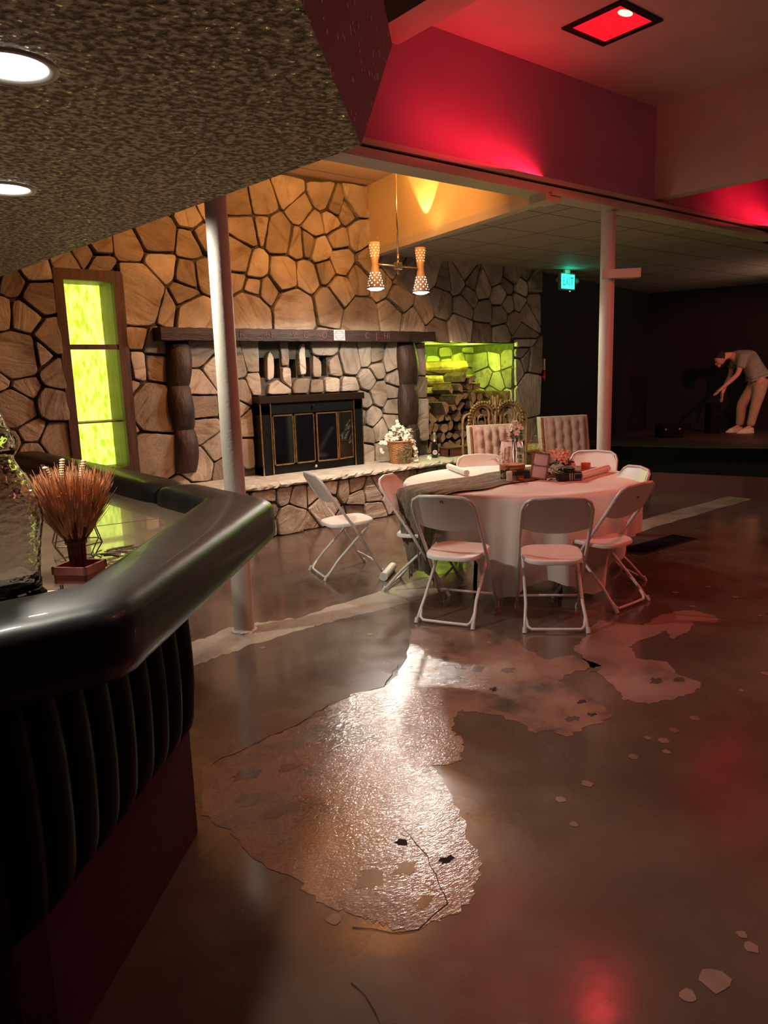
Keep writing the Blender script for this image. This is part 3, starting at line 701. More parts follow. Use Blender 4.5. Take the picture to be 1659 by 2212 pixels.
MB().ball((-.02, -.085, .05), .018).build('knob', M['foil'], fp, smooth=True)
MB().ball((-.02, -.085, HH - .13), .016).build('knob', M['blackmetal'], fp, smooth=True)

# ---- ceilings, beams and soffits
FA, FB = Vector((5.80, 7.40)), Vector((5.33, 4.45))    # foot line of the amber lit fascia
struct(MB().box2((-1.5, 4.42, 3.87), (6.2, 7.6, 3.95)).build('ceiling_recess', M['planks']))
dirv = (FB - FA).normalized(); nrm = Vector((-dirv.y, dirv.x))
if nrm.x < 0: nrm = -nrm
def vplane(p, q, th, z0, z1, n_):
    return [(p.x, p.y), (q.x, q.y), (q.x + n_.x * th, q.y + n_.y * th), (p.x + n_.x * th, p.y + n_.y * th)]
f_ = MB().prism(vplane(FA, FB, .06, 0, 0, nrm), 3.14, 3.95); struct(f_.build('wall_recess_side', M['yellowwall']))
f_ = MB().prism(vplane(FA, FB, .11, 0, 0, nrm), 3.06, 3.14); struct(f_.build('trim_1', M['cream']))
low = MB().prism([(FA.x + .1, 9.2), (FA.x + .1, 7.35), (FB.x + .12, 4.44), (17, 4.44), (17, 9.2)], 3.10, 3.16)
struct(low.build('ceiling_low', M['tiles']))
low = MB().prism([(9.6, -5), (17, -5), (17, 4.44), (9.6, 4.44)], 3.10, 3.16); struct(low.build('ceiling_stage', M['tiles']))
# red washed wall above the beam
struct(slab('wall_upper', (-1.5, 4.30, 3.22), (17, 4.42, 4.2), M['mauve']))
bm = MB(); bm.box2((-1.5, 4.235, 3.185), (17, 4.44, 3.225)); bm.box2((-1.5, 4.275, 3.165), (17, 4.44, 3.185), 1); bm.box2((-1.5, 4.245, 3.10), (17, 4.45, 3.165))
bm.box2((5.28, 4.20, 3.085), (17, 4.30, 3.115)); bm.box2((5.22, 4.22, 3.04), (5.42, 4.40, 3.10))
struct(bm.build('trim_2', [M['cream'], M['black']]))
struct(slab('ceiling_main', (3.70, -5, 4.10), (17, 4.30, 4.18), M['ceil']))
struct(slab('ceiling_dark', (-5.5, -5, 4.14), (3.70, 4.30, 4.2), M['black']))
struct(slab('trim_3', (3.44, -4, 3.90), (3.70, 4.30, 4.16), M['cream']))
struct(slab('wall_bulkhead', (6.97, -4.6, 3.26), (7.12, 4.30, 4.12), M['ceil']))
# soffit over the bar: octagonal outline, leaning fascia
b_ = MB(); poly = [(1.15, 6.6), (1.555, 2.00), (-1.0, -.60), (-4.4, -.60), (-4.4, 6.6)]
top = [(2.15, 6.6), (2.57, 3.03), (-1.0, -.60), (-4.4, -.60), (-4.4, 6.6)]
b_.add([(x, y, 2.35) for x, y in poly], [(4, 3, 2, 1, 0)], 0)
k = 5
b_.add([(x, y, 2.35) for x, y in poly] + [(x, y, 3.22) for x, y in top], [(i, (i + 1) % k, k + (i + 1) % k, k + i) for i in range(k)] + [(9, 8, 7, 6, 5)], 1)
struct(b_.build('ceiling_bar_soffit', [M['popcorn'], M['mauveglitter']]))
# outer walls of the hall
struct(slab('wall_left', (-5.5, -5, 0), (-5.4, 9, 4.2), M['blackwall'])); struct(slab('wall_rear', (-5.5, -5, 0), (17, -4.9, 4.2), M['blackwall']))
bw = MB(); bw.prism([(9.02, 7.42), (9.02, 8.3), (14.0, 9.0), (14.0, 8.55), (9.1, 7.44)], 0, 3.12); struct(bw.build('wall_stage_left', M['blackwall']))
bw = MB(); bw.prism([(13.72, 8.60), (15.9, 1.0), (15.9, -5), (16.1, -5), (16.1, 9.0), (13.72, 9.0)], 0, 3.3); struct(bw.build('wall_stage_back', M['blackwall']))
struct(slab('wall_stage_right', (9.6, -4.95, 0), (16, -4.85, 3.2), M['blackwall']))
# stage in two steps
st = MB(); st.prism([(9.02, 5.45), (9.45, 3.9), (9.45, -2.5), (15.6, -2.5), (13.9, 8.4), (9.02, 7.40)], 0, .26)
struct(st.build('floor_stage_step', M['stage']))
st = MB(); st.prism([(8.995, 5.45), (9.425, 3.9), (9.425, -2.5), (9.45, -2.5), (9.45, 3.9), (9.02, 5.45)], 0, .255); struct(st.build('trim_4', M['stagefront']))
st = MB(); st.prism([(10.0, 7.1), (10.5, 5.6), (11.05, 4.4), (11.4, -2.4), (15.5, -2.4), (13.85, 8.3), (10.0, 7.55)], .26, .448)
st.prism([(10.02, 7.1), (10.52, 5.6), (11.07, 4.4), (11.42, -2.4), (15.5, -2.4), (13.85, 8.3), (10.02, 7.53)], .448, .45, m=1)
struct(st.build('floor_stage', [M['stage'], M['stagefloor']]))

# columns
def column(x, y, label, h=3.10):
    c_ = empty('steel_column', (x, y, 0), 0, label, 'column', 'round cream columns')
    MB().cyl((0, 0, 0), (0, 0, h), .0665, n=32).build('shaft', M['colpaint'], c_, smooth=True, angle=.6)
    rn = random.Random(3); b_ = MB(); vs = []
    b_.lathe([(.085, 0), (.082, .012), (.070, .02), (.066, .03)], 20); b_.v = [(v[0] * rn.uniform(.94, 1.06), v[1] * rn.uniform(.94, 1.06), v[2]) for v in b_.v]
    b_.build('base_collar', M['colpaint'], c_)
    return c_
column(2.19, 4.25, 'round cream steel column standing nearest, beside the padded bar corner')
c2 = column(6.27, 4.33, 'round cream steel column behind the white round table')
MB().box2((-.06, -.09, 2.47), (.29, .03, 2.55)).build('bracket', M['colpaint'], c2).rotation_euler.z = R(-48)

# floor grille
g = MB(); g.box((0, 0, .004), (.92, .26, .006))
vent = g.build('floor_grille', M['grille'], loc=(6.22, 3.68, 0), rz=R(-1)); tag(vent, 'dark rectangular grille let into the floor right of the table', 'grille')
b_ = MB()
for i in range(30): b_.box((-.43 + i * .03, 0, .009), (.006, .24, .006))
b_.build('slats', M['blackmetal'], vent)
# ------------------------------------------------------------------ bar
bar = empty('bar', (1.0, 2.4, 0), 0, 'curved island bar with black padded armrest, tufted black front and burgundy base', 'bar')
ox, oy = 1.0, 2.4
CT = 1.05
outer = [(1.56, 6.2), (1.56, 3.55), (1.56, 2.72), (1.545, 2.66), (.575, 1.65), (.52, 1.61), (-1.6, 1.60)]
inner = [(1.34, 6.2), (1.34, 3.55), (1.34, 2.95), (1.335, 2.93), (.53, 1.915), (.51, 1.90), (-1.6, 1.88)]
prof = []
for k in range(11):      # rounded cushion: inner bottom, over the top, outer bottom, back
    a = PI - PI * k / 10
    prof.append((.5 + .5 * math.copysign(abs(math.cos(a)) ** .55, math.cos(a)), 1.06 + .085 * abs(math.sin(a)) ** .55))
prof = [(0.0, 1.02)] + prof + [(1.0, 1.01), (.985, .985), (.94, .965), (.86, .955), (.5, .955), (.1, .96)]
def sweep(O, I, name, endround=False):
    P = []
    for i in range(len(O) - 1):
        a, b_ = Vector(O[i]), Vector(O[i + 1]); c_, d_ = Vector(I[i]), Vector(I[i + 1]); n = max(1, int((b_ - a).length / .05))
        for k in range(n): P.append((a.lerp(b_, k / n), c_.lerp(d_, k / n)))
    P.append((Vector(O[-1]), Vector(I[-1])))
    rn = random.Random(5); vs = []; k = len(prof)
    for idx, (o_, i_) in enumerate(P):
        for j, (t_, z) in enumerate(prof):
            p = i_.lerp(o_, t_)
            zz = z
            if endround:
                e = min(idx, 3) if endround == 'a' else min(len(P) - 1 - idx, 3)
                s_ = (.78, .93, .985, 1)[e]; c0 = i_.lerp(o_, .5); p = c0 + (p - c0) * s_; zz = 1.04 + (z - 1.04) * s_
            vs.append((p.x - ox, p.y - oy, zz + rn.uniform(-.0012, .0012)))
    fs = [(a * k + j, a * k + (j + 1) % k, (a + 1) * k + (j + 1) % k, (a + 1) * k + j) for a in range(len(P) - 1) for j in range(k)]
    fs += [tuple(range(k)), tuple(reversed(range((len(P) - 1) * k, len(P) * k)))]
    m_ = MB(); m_.add(vs, fs); return m_.build(name, M['leather'], bar, smooth=True, angle=1.2)
sweep([(1.56, 6.2), (1.56, 3.50)], [(1.34, 6.2), (1.34, 3.50)], 'armrest', 'b')
sweep([(1.56, 3.46)] + outer[2:], [(1.34, 3.46)] + inner[2:], 'armrest', 'a')
# counter top
b_ = MB(); b_.prism([(x - ox, y - oy) for x, y in [(1.36, 6.2), (1.36, 2.93), (.53, 1.90), (-1.6, 1.87), (-1.6, 6.2)]], 1.0, CT)
b_.build('counter_top', M['counter'], bar)
b_ = MB(); b_.box((1.13 - ox, 3.085 - oy, CT + .0006), (.5, .004, .001), rz=R(-7)); b_.build('counter_seam', M['twig'], bar)
# front: padded rolls above a plain base
line = [(1.00, 6.2), (.99, 2.37), (.33, 1.705), (.25, 1.66), (-1.6, 1.66)]
def along(Ls, step):
    out = []
    for i in range(len(Ls) - 1):
        a, b_ = Vector(Ls[i]), Vector(Ls[i + 1]); L_ = (b_ - a).length; n = max(1, round(L_ / step)); nn = Vector((-(b_ - a).y, (b_ - a).x)).normalized()
        if nn.dot(Vector((1, -1))) < 0: nn = -nn
        for k in range(n): out.append((a.lerp(b_, k / n), a.lerp(b_, (k + 1) / n), nn))
    return out
pb = MB()
for (p, q, nn) in along(line, .115):
    nu, nv = 8, 14; vs = []
    for j in range(nv + 1):
        v = j / nv; z = .40 + .55 * v
        prof_ = .035 * math.sin(PI * min(1, v * 1.0)) ** .5 + (.02 if v > .15 else .02 * (v / .15) ** .5)
        for i in range(nu + 1):
            u = i / nu; d_ = prof_ * (math.sin(PI * u) ** .45) - .012
            pt = p.lerp(q, u) + nn * d_
            vs.append((pt.x - ox, pt.y - oy, z))
    fs = [(j * (nu + 1) + i, j * (nu + 1) + i + 1, (j + 1) * (nu + 1) + i + 1, (j + 1) * (nu + 1) + i) for j in range(nv) for i in range(nu)]
    pb.add(vs, fs)
pb.build('padded_front', M['panelleather'], bar, smooth=True)
lb = [(.99, 6.2), (.98, 2.375), (.32, 1.71), (.24, 1.675), (-1.6, 1.675), (-1.6, 6.2)]
MB().prism([(x - ox, y - oy) for x, y in lb], 0, .44).build('base', M['burgundy'], bar)
MB().prism([(x - ox, y - oy) for x, y in [(.95, 6.2), (.94, 2.41), (.30, 1.76), (.22, 1.72), (-1.55, 1.72), (-1.55, 6.2)]], .44, 1.0).build('carcass', M['black'], bar)

# ---- things on the bar
# wheat sheaf in a little tray
sheaf = empty('dried_wheat_sheaf', (.635, 2.27, CT + .005), R(40), 'bound sheaf of reddish dried wheat standing on the bar counter', 'dried flowers')
rn = random.Random(8)
stm = MB(); hd = MB()
H1, H2 = .13, .30
for i in range(620):
    a = rn.uniform(0, 2 * PI); rr = math.sqrt(rn.random())
    p0 = Vector((.022 * rr * math.cos(a), .022 * rr * math.sin(a), .012)); p1 = Vector((.026 * rr * math.cos(a), .026 * rr * math.sin(a), .11))
    zt = rn.choice((.145, .17, .19, .205, .215)) + rn.uniform(-.01, .015); sp_r = .030 + .052 * ((zt - .11) / .105) ** .8
    p2 = Vector((sp_r * rr * math.cos(a), sp_r * rr * math.sin(a), zt + .02 * (1 - rr)))
    stm.tube([p0, p1, p2], .0011, 4, cap=False)
    d_ = (p2 - p1).normalized(); e = p2 + d_ * rn.uniform(.03, .055) + Vector((0, 0, .01))
    hd.tube([p2 - d_ * .02, p2, e], [.0025, .0042, .001], 5)
    for q in range(4):
        e2 = e + (d_ + Vector((rn.uniform(-.45, .45), rn.uniform(-.45, .45), rn.uniform(-.1, .3)))) * rn.uniform(.02, .05)
        hd.tube([p2, e2], [.0013, .0005], 3, cap=False)
stm.build('stems', M['wheatdark'], sheaf); hd.build('wheat_heads', M['wheat'], sheaf)
b_ = MB()
for k in range(3): b_.tube([(.031 * math.cos(t_ * .5), .031 * math.sin(t_ * .5), .108 + .004 * k) for t_ in range(14)], .0014, 5)
b_.build('twine', M['twig'], sheaf)
for (x, y, h, lean) in ((-.055, .03, .335, (-.03, .0)), (.0, .02, .35, (.015, 0)), (.055, -.01, .34, (.03, 0))):
    g_ = MB(); p = Vector((x * .4, y * .4, .12)); q = Vector((x, y, h))
    g_.tube([p, q], .001, 4)
    for k in range(9):
        t_ = k / 8; c_ = q + Vector((lean[0] * (t_ - .7), lean[1], .055 * (t_ - .9)))
        g_.ball(c_, .0085, 6, (1.3, .8, .55)); 
    g_.build('grass_head', M['bunny'], sheaf)
tray = empty('square_tray', (.637, 2.268, CT), R(40), 'small terracotta red square tray holding the wheat sheaf on the bar', 'tray')
b_ = MB()
for (z0, z1, s_) in ((0, .026, .052), (.027, .050, .056)):
    for (p, q) in (((-s_, -s_, z0), (s_, -s_ + .008, z1)), ((-s_, s_ - .008, z0), (s_, s_, z1)), ((-s_, -s_, z0), (-s_ + .008, s_, z1)), ((s_ - .008, -s_, z0), (s_, s_, z1))): b_.box2(p, q)
b_.box2((-.05, -.05, 0), (.05, .05, .004)); b_.build('tray', M['terracotta'], tray)

# bronze wire cage candle holder
cage = empty('wire_candle_cage', (.72, 2.56, CT), R(20), 'geometric bronze wire candle cage behind the wheat sheaf', 'candle holder')
b_ = MB(); hx = [(math.cos(k * PI / 3), math.sin(k * PI / 3)) for k in range(6)]
for k in range(6):
    p, q = hx[k], hx[(k + 1) % 6]
    b_.tube([(p[0] * .062, p[1] * .062, .125), (q[0] * .062, q[1] * .062, .125)], .0022, 5)
    b_.tube([(p[0] * .062, p[1] * .062, .125), (p[0] * .085, p[1] * .085, .055)], .0022, 5)
    b_.tube([(p[0] * .085, p[1] * .085, .055), (q[0] * .085, q[1] * .085, .055)], .0022, 5)
    b_.tube([(p[0] * .085, p[1] * .085, .055), (p[0] * .05, p[1] * .05, .003)], .0022, 5)
    b_.tube([(p[0] * .05, p[1] * .05, .003), (q[0] * .05, q[1] * .05, .003)], .0022, 5)
b_.build('wire_frame', M['wire'], cage)
tw = MB()
for i in range(16):
    a = rn.uniform(0, 2 * PI); l = rn.uniform(.05, .10); c_ = Vector((.05 * math.cos(a * 2), .05 * math.sin(a * 2), .008 + rn.uniform(0, .016)))
    tw.tube([c_ - Vector((math.cos(a), math.sin(a), 0)) * l / 2, c_ + Vector((0, 0, .005)), c_ + Vector((math.cos(a), math.sin(a), .1)) * l / 2], .0025, 5)
tws = tw.build('twig_bundle', M['twig'], loc=(.80, 2.50, CT), rz=0); tag(tws, 'loose dark twigs lying on the counter beside the wheat sheaf', 'twigs')

# large pressed glass jar at the left edge
jar = empty('glass_drink_jar', (.392, 2.115, CT), 0, 'tall rippled clear glass drink jar at the left edge of the bar', 'jar')
k = .001 * 1.0
pr_o = [(0, 0), (.116, 0), (.120, .012), (.108, .030), (.098, .045), (.100, .10), (.108, .17), (.120, .235), (.118, .26), (.102, .315), (.080, .362), (.066, .39), (.065, .40), (.078, .418)]
pr_i = [(.070, .418), (.060, .40), (.061, .388), (.075, .360), (.097, .312), (.112, .26), (.113, .235), (.102, .17), (.094, .10), (.092, .05), (0, .03)]
MB().lathe(pr_o + pr_i, 48).build('jar_body', M['ripple'], jar, smooth=True)
pr_l = [(.064, .421), (.080, .43), (.079, .445), (.070, .46), (.056, .485), (.046, .515), (.046, .545), (.050, .56), (.040, .575), (.018, .585), (.024, .60), (0, .612)]
pr_l2 = [(0, .57), (.040, .555), (.040, .515), (.050, .482), (.064, .455), (.06, .425)]
MB().lathe(pr_l + pr_l2, 40).build('jar_lid', M['ripple'], jar, smooth=True)
b_ = MB(); b_.cyl((.100, -.05, .03), (.140, -.07, .03), .008, n=10); b_.cyl((.132, -.066, .015), (.132, -.066, .05), .005, n=8); b_.build('spigot', M['chrome'], jar)
bg = empty('glass_goblet', (.25, 2.42, CT), 0, 'clear glass jar standing behind the rippled drink jar on the bar', 'jar')
MB().lathe([(0, 0), (.07, 0), (.072, .01), (.068, .05), (.07, .16), (.05, .20), (.048, .23), (.055, .24), (.05, .24), (.044, .23), (.046, .20), (.065, .155), (.063, .05), (.06, .012), (0, .01)], 36).build('glass', M['ripple'], bg, smooth=True)

# ---- can lights in the bar soffit
for i, (x, y, lab) in enumerate(((.515, 1.955, 'round recessed can light nearest, in the textured bar soffit'), (.755, 3.10, 'second round recessed can light, further along the textured soffit'))):
    c_ = empty('can_light', (x, y, 2.35), 0, lab, 'ceiling light', 'recessed can lights over the bar')
    MB().lathe([(.103, -.001), (.103, -.008), (.094, -.010), (.083, -.006), (.080, -.002), (.084, -.001)], 40).build('trim_ring', M['whitemetal'], c_, smooth=True)
    b_ = MB(); pf = []
    for k in range(9): pf += [(.083 - .003 * k, -.003 + .0006 * k), (.0805 - .003 * k, -.0028 + .0006 * k)]
    b_.lathe(pf, 40); b_.build('baffle', emis('lit_baffle', (1, .93, .80), 2.2) if i == 0 else M['_baf'], c_)
    if i == 0: M['_baf'] = bpy.data.materials['lit_baffle']
    MB().lathe([(.0001, .002), (.058, .002)], 32).build('lamp', M['canglow'], c_)
    for ch in kids(c_): ch.location.z -= .003

# ---- red ceiling fixture
rl = empty('red_ceiling_light', (5.08, 3.515, 4.10), 0, 'square recessed ceiling light with a ribbed red lens', 'ceiling light')
b_ = MB(); s1, s2 = .255, .205
for (p, q) in (((-s1, -s1, -.014), (s1, -s2, -.001)), ((-s1, s2, -.014), (s1, s1, -.001)), ((-s1, -s2, -.014), (-s2, s2, -.001)), ((s2, -s2, -.014), (s1, s2, -.001))): b_.box2(p, q)
b_.build('frame', M['black'], rl)
MB().box2((-s2, -s2, -.006), (s2, s2, -.002)).build('lens', M['redlens'], rl)
MB().lathe([(.0001, 0), (.07, 0)], 24, T=Matrix.Scale(.55, 4, (0, 1, 0))).build('lamp_glow', M['lenshot'], rl, loc=(-.07, -.155, -.0075))

# ---- pendant with two perforated double cones
pend = empty('pendant_lamp', (5.09, 6.0, 2.73), 0, 'brass pendant with two perforated hourglass shades hanging by the fireplace', 'pendant lamp')
b_ = MB(); b_.tube([(0, 0, .04), (0, 0, 1.12)], .009, 10); b_.tube([(0, 0, .03), (0, 0, .12)], .012, 10); b_.build('rod', M['chrome'], pend, smooth=True)
b_ = MB(); b_.lathe([(.06, 1.115), (.055, 1.135), (.0001, 1.14)], 24); b_.build('canopy', M['chrome'], pend, smooth=True)
b_ = MB(); b_.rbox((0, 0, 0), (.085, .06, .07), .012, rz=R(12)); b_.cyl((0, 0, -.035), (0, 0, -.085), .014, n=12); b_.build('hub', M['chrome'], pend)
dv = Vector((.262, -.05, -.012))
b_ = MB(); b_.tube([-dv, dv], .0075, 10); b_.build('cross_arm', M['chrome'], pend, smooth=True)
for sgn, dz in ((-1, .0), (1, -.0)):
    c0 = dv * sgn + Vector((0, 0, dz))
    up = [(.030, -.01), (.034, .03), (.052, .21)]; dn = [(.030, -.01), (.040, -.06), (.080, -.235), (.088, -.245)]
    sh = MB().lathe([(.054, .205), (.030, -.01), (.040, -.06), (.086, -.24)], 32).build('shade', M['shade'], pend, smooth=True)
    sh.location = c0; sh.modifiers.new('thick', 'SOLIDIFY').thickness = .002
    def rad(z):
        if z > -.01: return .030 + (.054 - .030) * (z + .01) / .215
        return .030 + (.086 - .030) * (-.01 - z) / .23
    h_ = MB()
    for row, z in enumerate([-.215, -.19, -.165, -.14, -.115, -.09] + [.075, .10, .125, .15, .175]):
        n_ = 8; r_ = rad(z) + .0015
        for j in range(n_):
            a = 2 * PI * (j + .5 * (row % 2)) / n_; n3 = Vector((math.cos(a), math.sin(a), 0))
            pr_ = .0062 if z < 0 else .0052
            T = Matrix.Translation(n3 * r_ + Vector((0, 0, z))) @ n3.to_track_quat('Z', 'Y').to_matrix().to_4x4()
            h_.prism([(pr_ * math.cos(t_ * PI / 4), pr_ * math.sin(t_ * PI / 4)) for t_ in range(8)], -.001, .001, T=T, m=0 if z < 0 else 1)
    hh = h_.build('light_holes', [emis('hole_glow_white', (1, .93, .80), 5), emis('hole_glow_amber', (1, .74, .40), 3)] if sgn < 0 else [bpy.data.materials['hole_glow_white'], bpy.data.materials['hole_glow_amber']], sh)
    MB().lathe([(.0001, -.222), (.078, -.222)], 24).build('lamp_face', M['bulbwhite'], sh)
    MB().ball((0, 0, -.238), .072, 16, (1, 1, .30)).build('bulb', M['bulbwhite'], sh, smooth=True)
    MB().ball((0, 0, .17), .03, 10).build('bulb', M['bulbamber'], sh, smooth=True)
    if sgn < 0:
        b_ = MB(); b_.tube([(.045, -.01, .05), (.056, -.01, .14), (.058, -.008, .20), (.035, -.005, .26)], .0025, 5); b_.build('wire', M['brass'], sh)

# ---- exit sign
ex = empty('exit_sign', (9.27, 7.10, 3.10), 0, 'green glowing EXIT sign hanging from the low ceiling', 'exit sign')
T = Matrix.Identity(4)
def rot(mb): mb.v = [tuple(T @ Vector(v)) for v in mb.v]; return mb
rot(MB().rbox((0, 0, -.175), (.36, .05, .25), .02)).build('housing', mat('sign_housing', (.16, .30, .26), .5), ex)
rot(MB().box((0, 0, -.03), (.12, .04, .05))).build('canopy_mount', M['foot'], ex)
fc = rot(MB().box((0, -.0265, -.175), (.31, .003, .205))).build('lit_face', M['exitglow'], ex)
rot(MB().lathe([(0.0001, 0), (.008, -.004), (0.0001, -.012)], 8, c=(.08, 0, -.302))).build('indicator', M['ledglow'], ex)
tx = text('letters', 'EXIT', .165, mat('exit_letters', (.0, .10, .09), .5, emit=(0, .20, .19), es=1), ex, loc=tuple(T @ Vector((0, -.029, -.178))), rot=(PI / 2, 0, 0))
tx.scale = (.74, 1.05, 1)
for sx in (-1, 1):
    rot(MB().ball((sx * .215, -.02, -.16), .045, 12, (.8, 1, 1))).build('lamp_head', mat('lamp_head_grey', (.18, .18, .17), .5) if sx < 0 else bpy.data.materials['lamp_head_grey'], ex, smooth=True)
# ------------------------------------------------------------------ folding chairs
def make_chair(label):
    t = empty('folding_chair', (0, 0, 0), 0, label, 'chair', 'white folding chairs')
    tb = .0115
    seat = MB(); n = 44; out = []
    for k in range(n):
        a = 2 * PI * k / n; c, s_ = math.cos(a), math.sin(a)
        x = .195 * math.copysign(abs(c) ** .55, c); y = .02 + .20 * math.copysign(abs(s_) ** .62, s_)
        x *= 1 + .06 * (y / .2)
        out.append((x, y))
    def ring(sc, z): return [(x * sc, .02 + (y - .02) * sc, z + .010 * (y / .2)) for x, y in out]
    rs = [ring(.93, .425), ring(1, .430), ring(1.005, .447), ring(.97, .455), ring(.85, .451), ring(.5, .446)]
    vs = [v for r_ in rs for v in r_] + [(0, .02, .445), (0, .02, .425)]
    fs = [(a * n + j, a * n + (j + 1) % n, (a + 1) * n + (j + 1) % n, (a + 1) * n + j) for a in range(5) for j in range(n)]
    fs += [(5 * n + j, 5 * n + (j + 1) % n, 6 * n) for j in range(n)] + [((j + 1) % n, j, 6 * n + 1) for j in range(n)]
    seat.add(vs, fs); seat.build('seat', M['white'], t, smooth=True, angle=.9)
    # backrest: shallow curved shell, bowed lower edge
    b_ = MB(); nx, nz = 18, 7; fr = []; bk = []
    def line(z): return -.27 + (.84 - z) * .6
    for j in range(nz + 1):
        for i in range(nx + 1):
            u = -1 + 2 * i / nx; v = j / nz
            top = .862 - .05 * abs(u) ** 5; bot = .655 - .035 * (1 - u * u) - .0
            z = bot + (top - bot) * v
            x = .212 * u * (1 - .10 * max(0, v - .7) / .3 * abs(u) ** 3)
            y = line(z) - .022 * (1 - u * u) + .004
            fr.append((x, y + .008, z)); bk.append((x, y - .006, z))
    k = (nx + 1) * (nz + 1)
    g = lambda i, j: j * (nx + 1) + i
    fs = [(g(i, j), g(i, j + 1), g(i + 1, j + 1), g(i + 1, j)) for j in range(nz) for i in range(nx)]
    fs += [(k + g(i, j), k + g(i + 1, j), k + g(i + 1, j + 1), k + g(i, j + 1)) for j in range(nz) for i in range(nx)]
    per = [g(i, 0) for i in range(nx + 1)] + [g(nx, j) for j in range(1, nz + 1)] + [g(i, nz) for i in range(nx - 1, -1, -1)] + [g(0, j) for j in range(nz - 1, 0, -1)]
    fs += [(per[q], per[(q + 1) % len(per)], k + per[(q + 1) % len(per)], k + per[q]) for q in range(len(per))]
    b_.add(fr + bk, fs); b_.build('backrest', M['white'], t, smooth=True, angle=.8)
    # front frame: hoop over the back, straight down to the front feet
    hp = []
    for s_ in (-1, 1):
        seg = [(s_ * .208, .25, .012), (s_ * .213, 0.0, .43), (s_ * .217, line(.70), .70), (s_ * .214, line(.79), .79), (s_ * .195, line(.835) , .835), (s_ * .15, line(.858), .860)]
        hp.append(seg)
    pts = hp[0] + [(0, line(.87) - .012, .868)] + hp[1][::-1]
    MB().tube(pts, tb, 10).build('front_frame', M['whitemetal'], t, smooth=True)
    # rear frame: from under the seat front, bent down to the rear feet, tied by a low U bar
    pts = []
    for s_ in (-1, 1):
        pts.append([(s_ * .178, .155, .425), (s_ * .180, -.13, .155), (s_ * .190, -.20, .075), (s_ * .197, -.255, .008)])
    for p in pts: MB().tube(p, tb * .95, 10).build('rear_leg', M['whitemetal'], t, smooth=True)
    u = [(-.187, -.19, .085), (-.176, -.232, .036), (-.155, -.246, .021), (0, -.247, .020), (.155, -.246, .021), (.176, -.232, .036), (.187, -.19, .085)]
    MB().tube(u, tb * .85, 8).build('rear_bar', M['whitemetal'], t, smooth=True)
    MB().tube([(-.208, .19, .112), (.208, .19, .112)], tb * .8, 8).build('stretcher', M['whitemetal'], t, smooth=True)
    for s_ in (-1, 1):
        MB().cyl((s_ * .208, .262, 0), (s_ * .208, .245, .035), .0155, .0135, 12).build('foot_cap', M['foot'], t, smooth=True, angle=.7)
        MB().cyl((s_ * .198, -.262, 0), (s_ * .196, -.246, .035), .0155, .0135, 12).build('foot_cap', M['foot'], t, smooth=True, angle=.7)
        MB().cyl((s_ * .223, -.065, .45 + .09), (s_ * .205, -.065, .45 + .09), .004, n=8).build('rivet', M['ink'], t)
    return t
def place(o, x, y, deg): o.location = (x, y, 0); o.rotation_euler.z = R(deg - 90)
chair0 = make_chair('white folding chair standing apart left of the table, before the hearth')
CH = [(3.575, 5.007, -15.2, None),
      (3.435, 3.517, 26, 'white folding chair nearest left at the table, gauze runner trailing onto its seat'),
      (3.797, 2.997, 45.3, 'white folding chair nearest right at the table front, its unmarked back turned'),
      (4.411, 3.043, 91.3, 'white folding chair at the right end of the table, back rest marked, seat lit red'),
      (4.925, 3.387, 151, 'white folding chair right of the table, only its back showing beyond the marked one'),
      (5.74, 4.12, 205, 'white folding chair at the far right of the table, before the far column'),
      (4.93, 4.70, 228, 'white folding chair at the far left of the table, back rest just above the cloth'),
      (3.735, 4.20, -58, 'white folding chair at the left end of the table, beside the roll on the floor')]
for i, (x, y, a, lab) in enumerate(CH):
    c_ = chair0 if i == 0 else copy_tree(chair0)
    if lab: c_['label'] = lab
    place(c_, x, y, a)
    if i in (1, 3):
        o = text('back_marking', 'PS', .026, M['ink'], c_, loc=(.01, -.295, .832), rot=(PI / 2 + R(31), 0, 0))
        if i == 3: o.location = (.03, -.255, .765)

# ------------------------------------------------------------------ round table, cloth, runner
TC = Vector((4.66, 4.02)); TR_ = .945; TH = .765
tab = empty('round_table', (TC.x, TC.y, 0), 0, 'round folding table with black legs hidden under the white cloth', 'table')
MB().lathe([(.0001, TH - .035), (TR_ - .02, TH - .035), (TR_ - .01, TH - .03), (TR_ - .01, TH - .006), (TR_ - .02, TH - .003), (.0001, TH - .003)], 64).build('tabletop', M['cream'], tab)
for (x, y) in [(3.49, 3.79), (4.07, 3.0), (4.38, 4.38), (5.1, 4.7)]:
    lx, ly = (x - TC.x), (y - TC.y)
    lx, ly = {0: (-.60, -.09 + .0), 1: (-.30, -.64), 2: (-.10, .62), 3: (.60, .10)}[[(3.49, 3.79), (4.07, 3.0), (4.38, 4.38), (5.1, 4.7)].index((x, y))]
    MB().tube([(lx * .85, ly * .85, TH - .035), (lx, ly, .35), (lx * 1.05, ly * 1.05, .0)], .016, 10).build('leg', M['blackmetal'], tab, smooth=True)
def hem(a):
    """height of the cloth hem round the table: corners of a square cloth hang lowest"""
    a = a % (2 * PI)
    d = math.degrees(a)
    K = [(0, .40), (60, .38), (120, .34), (150, .36), (165, .32), (180, .38), (192, .36), (201, .28), (206, .12), (212, .04), (218, .06), (224, .13), (233, .16), (242, .13), (248, .06), (254, .035), (259, .06), (266, .24), (276, .36), (320, .38), (360, .40)]
    for (p, h), (q, g) in zip(K, K[1:]):
        if p <= d <= q:
            t_ = (d - p) / (q - p); t_ = t_ * t_ * (3 - 2 * t_); return h + (g - h) * t_
    return .4
cl = MB(); NA, NR, ND_ = 240, 10, 22; vs = [(0, 0, TH + .004)]
rn = random.Random(12)
ph = [rn.uniform(0, 6) for _ in range(4)]
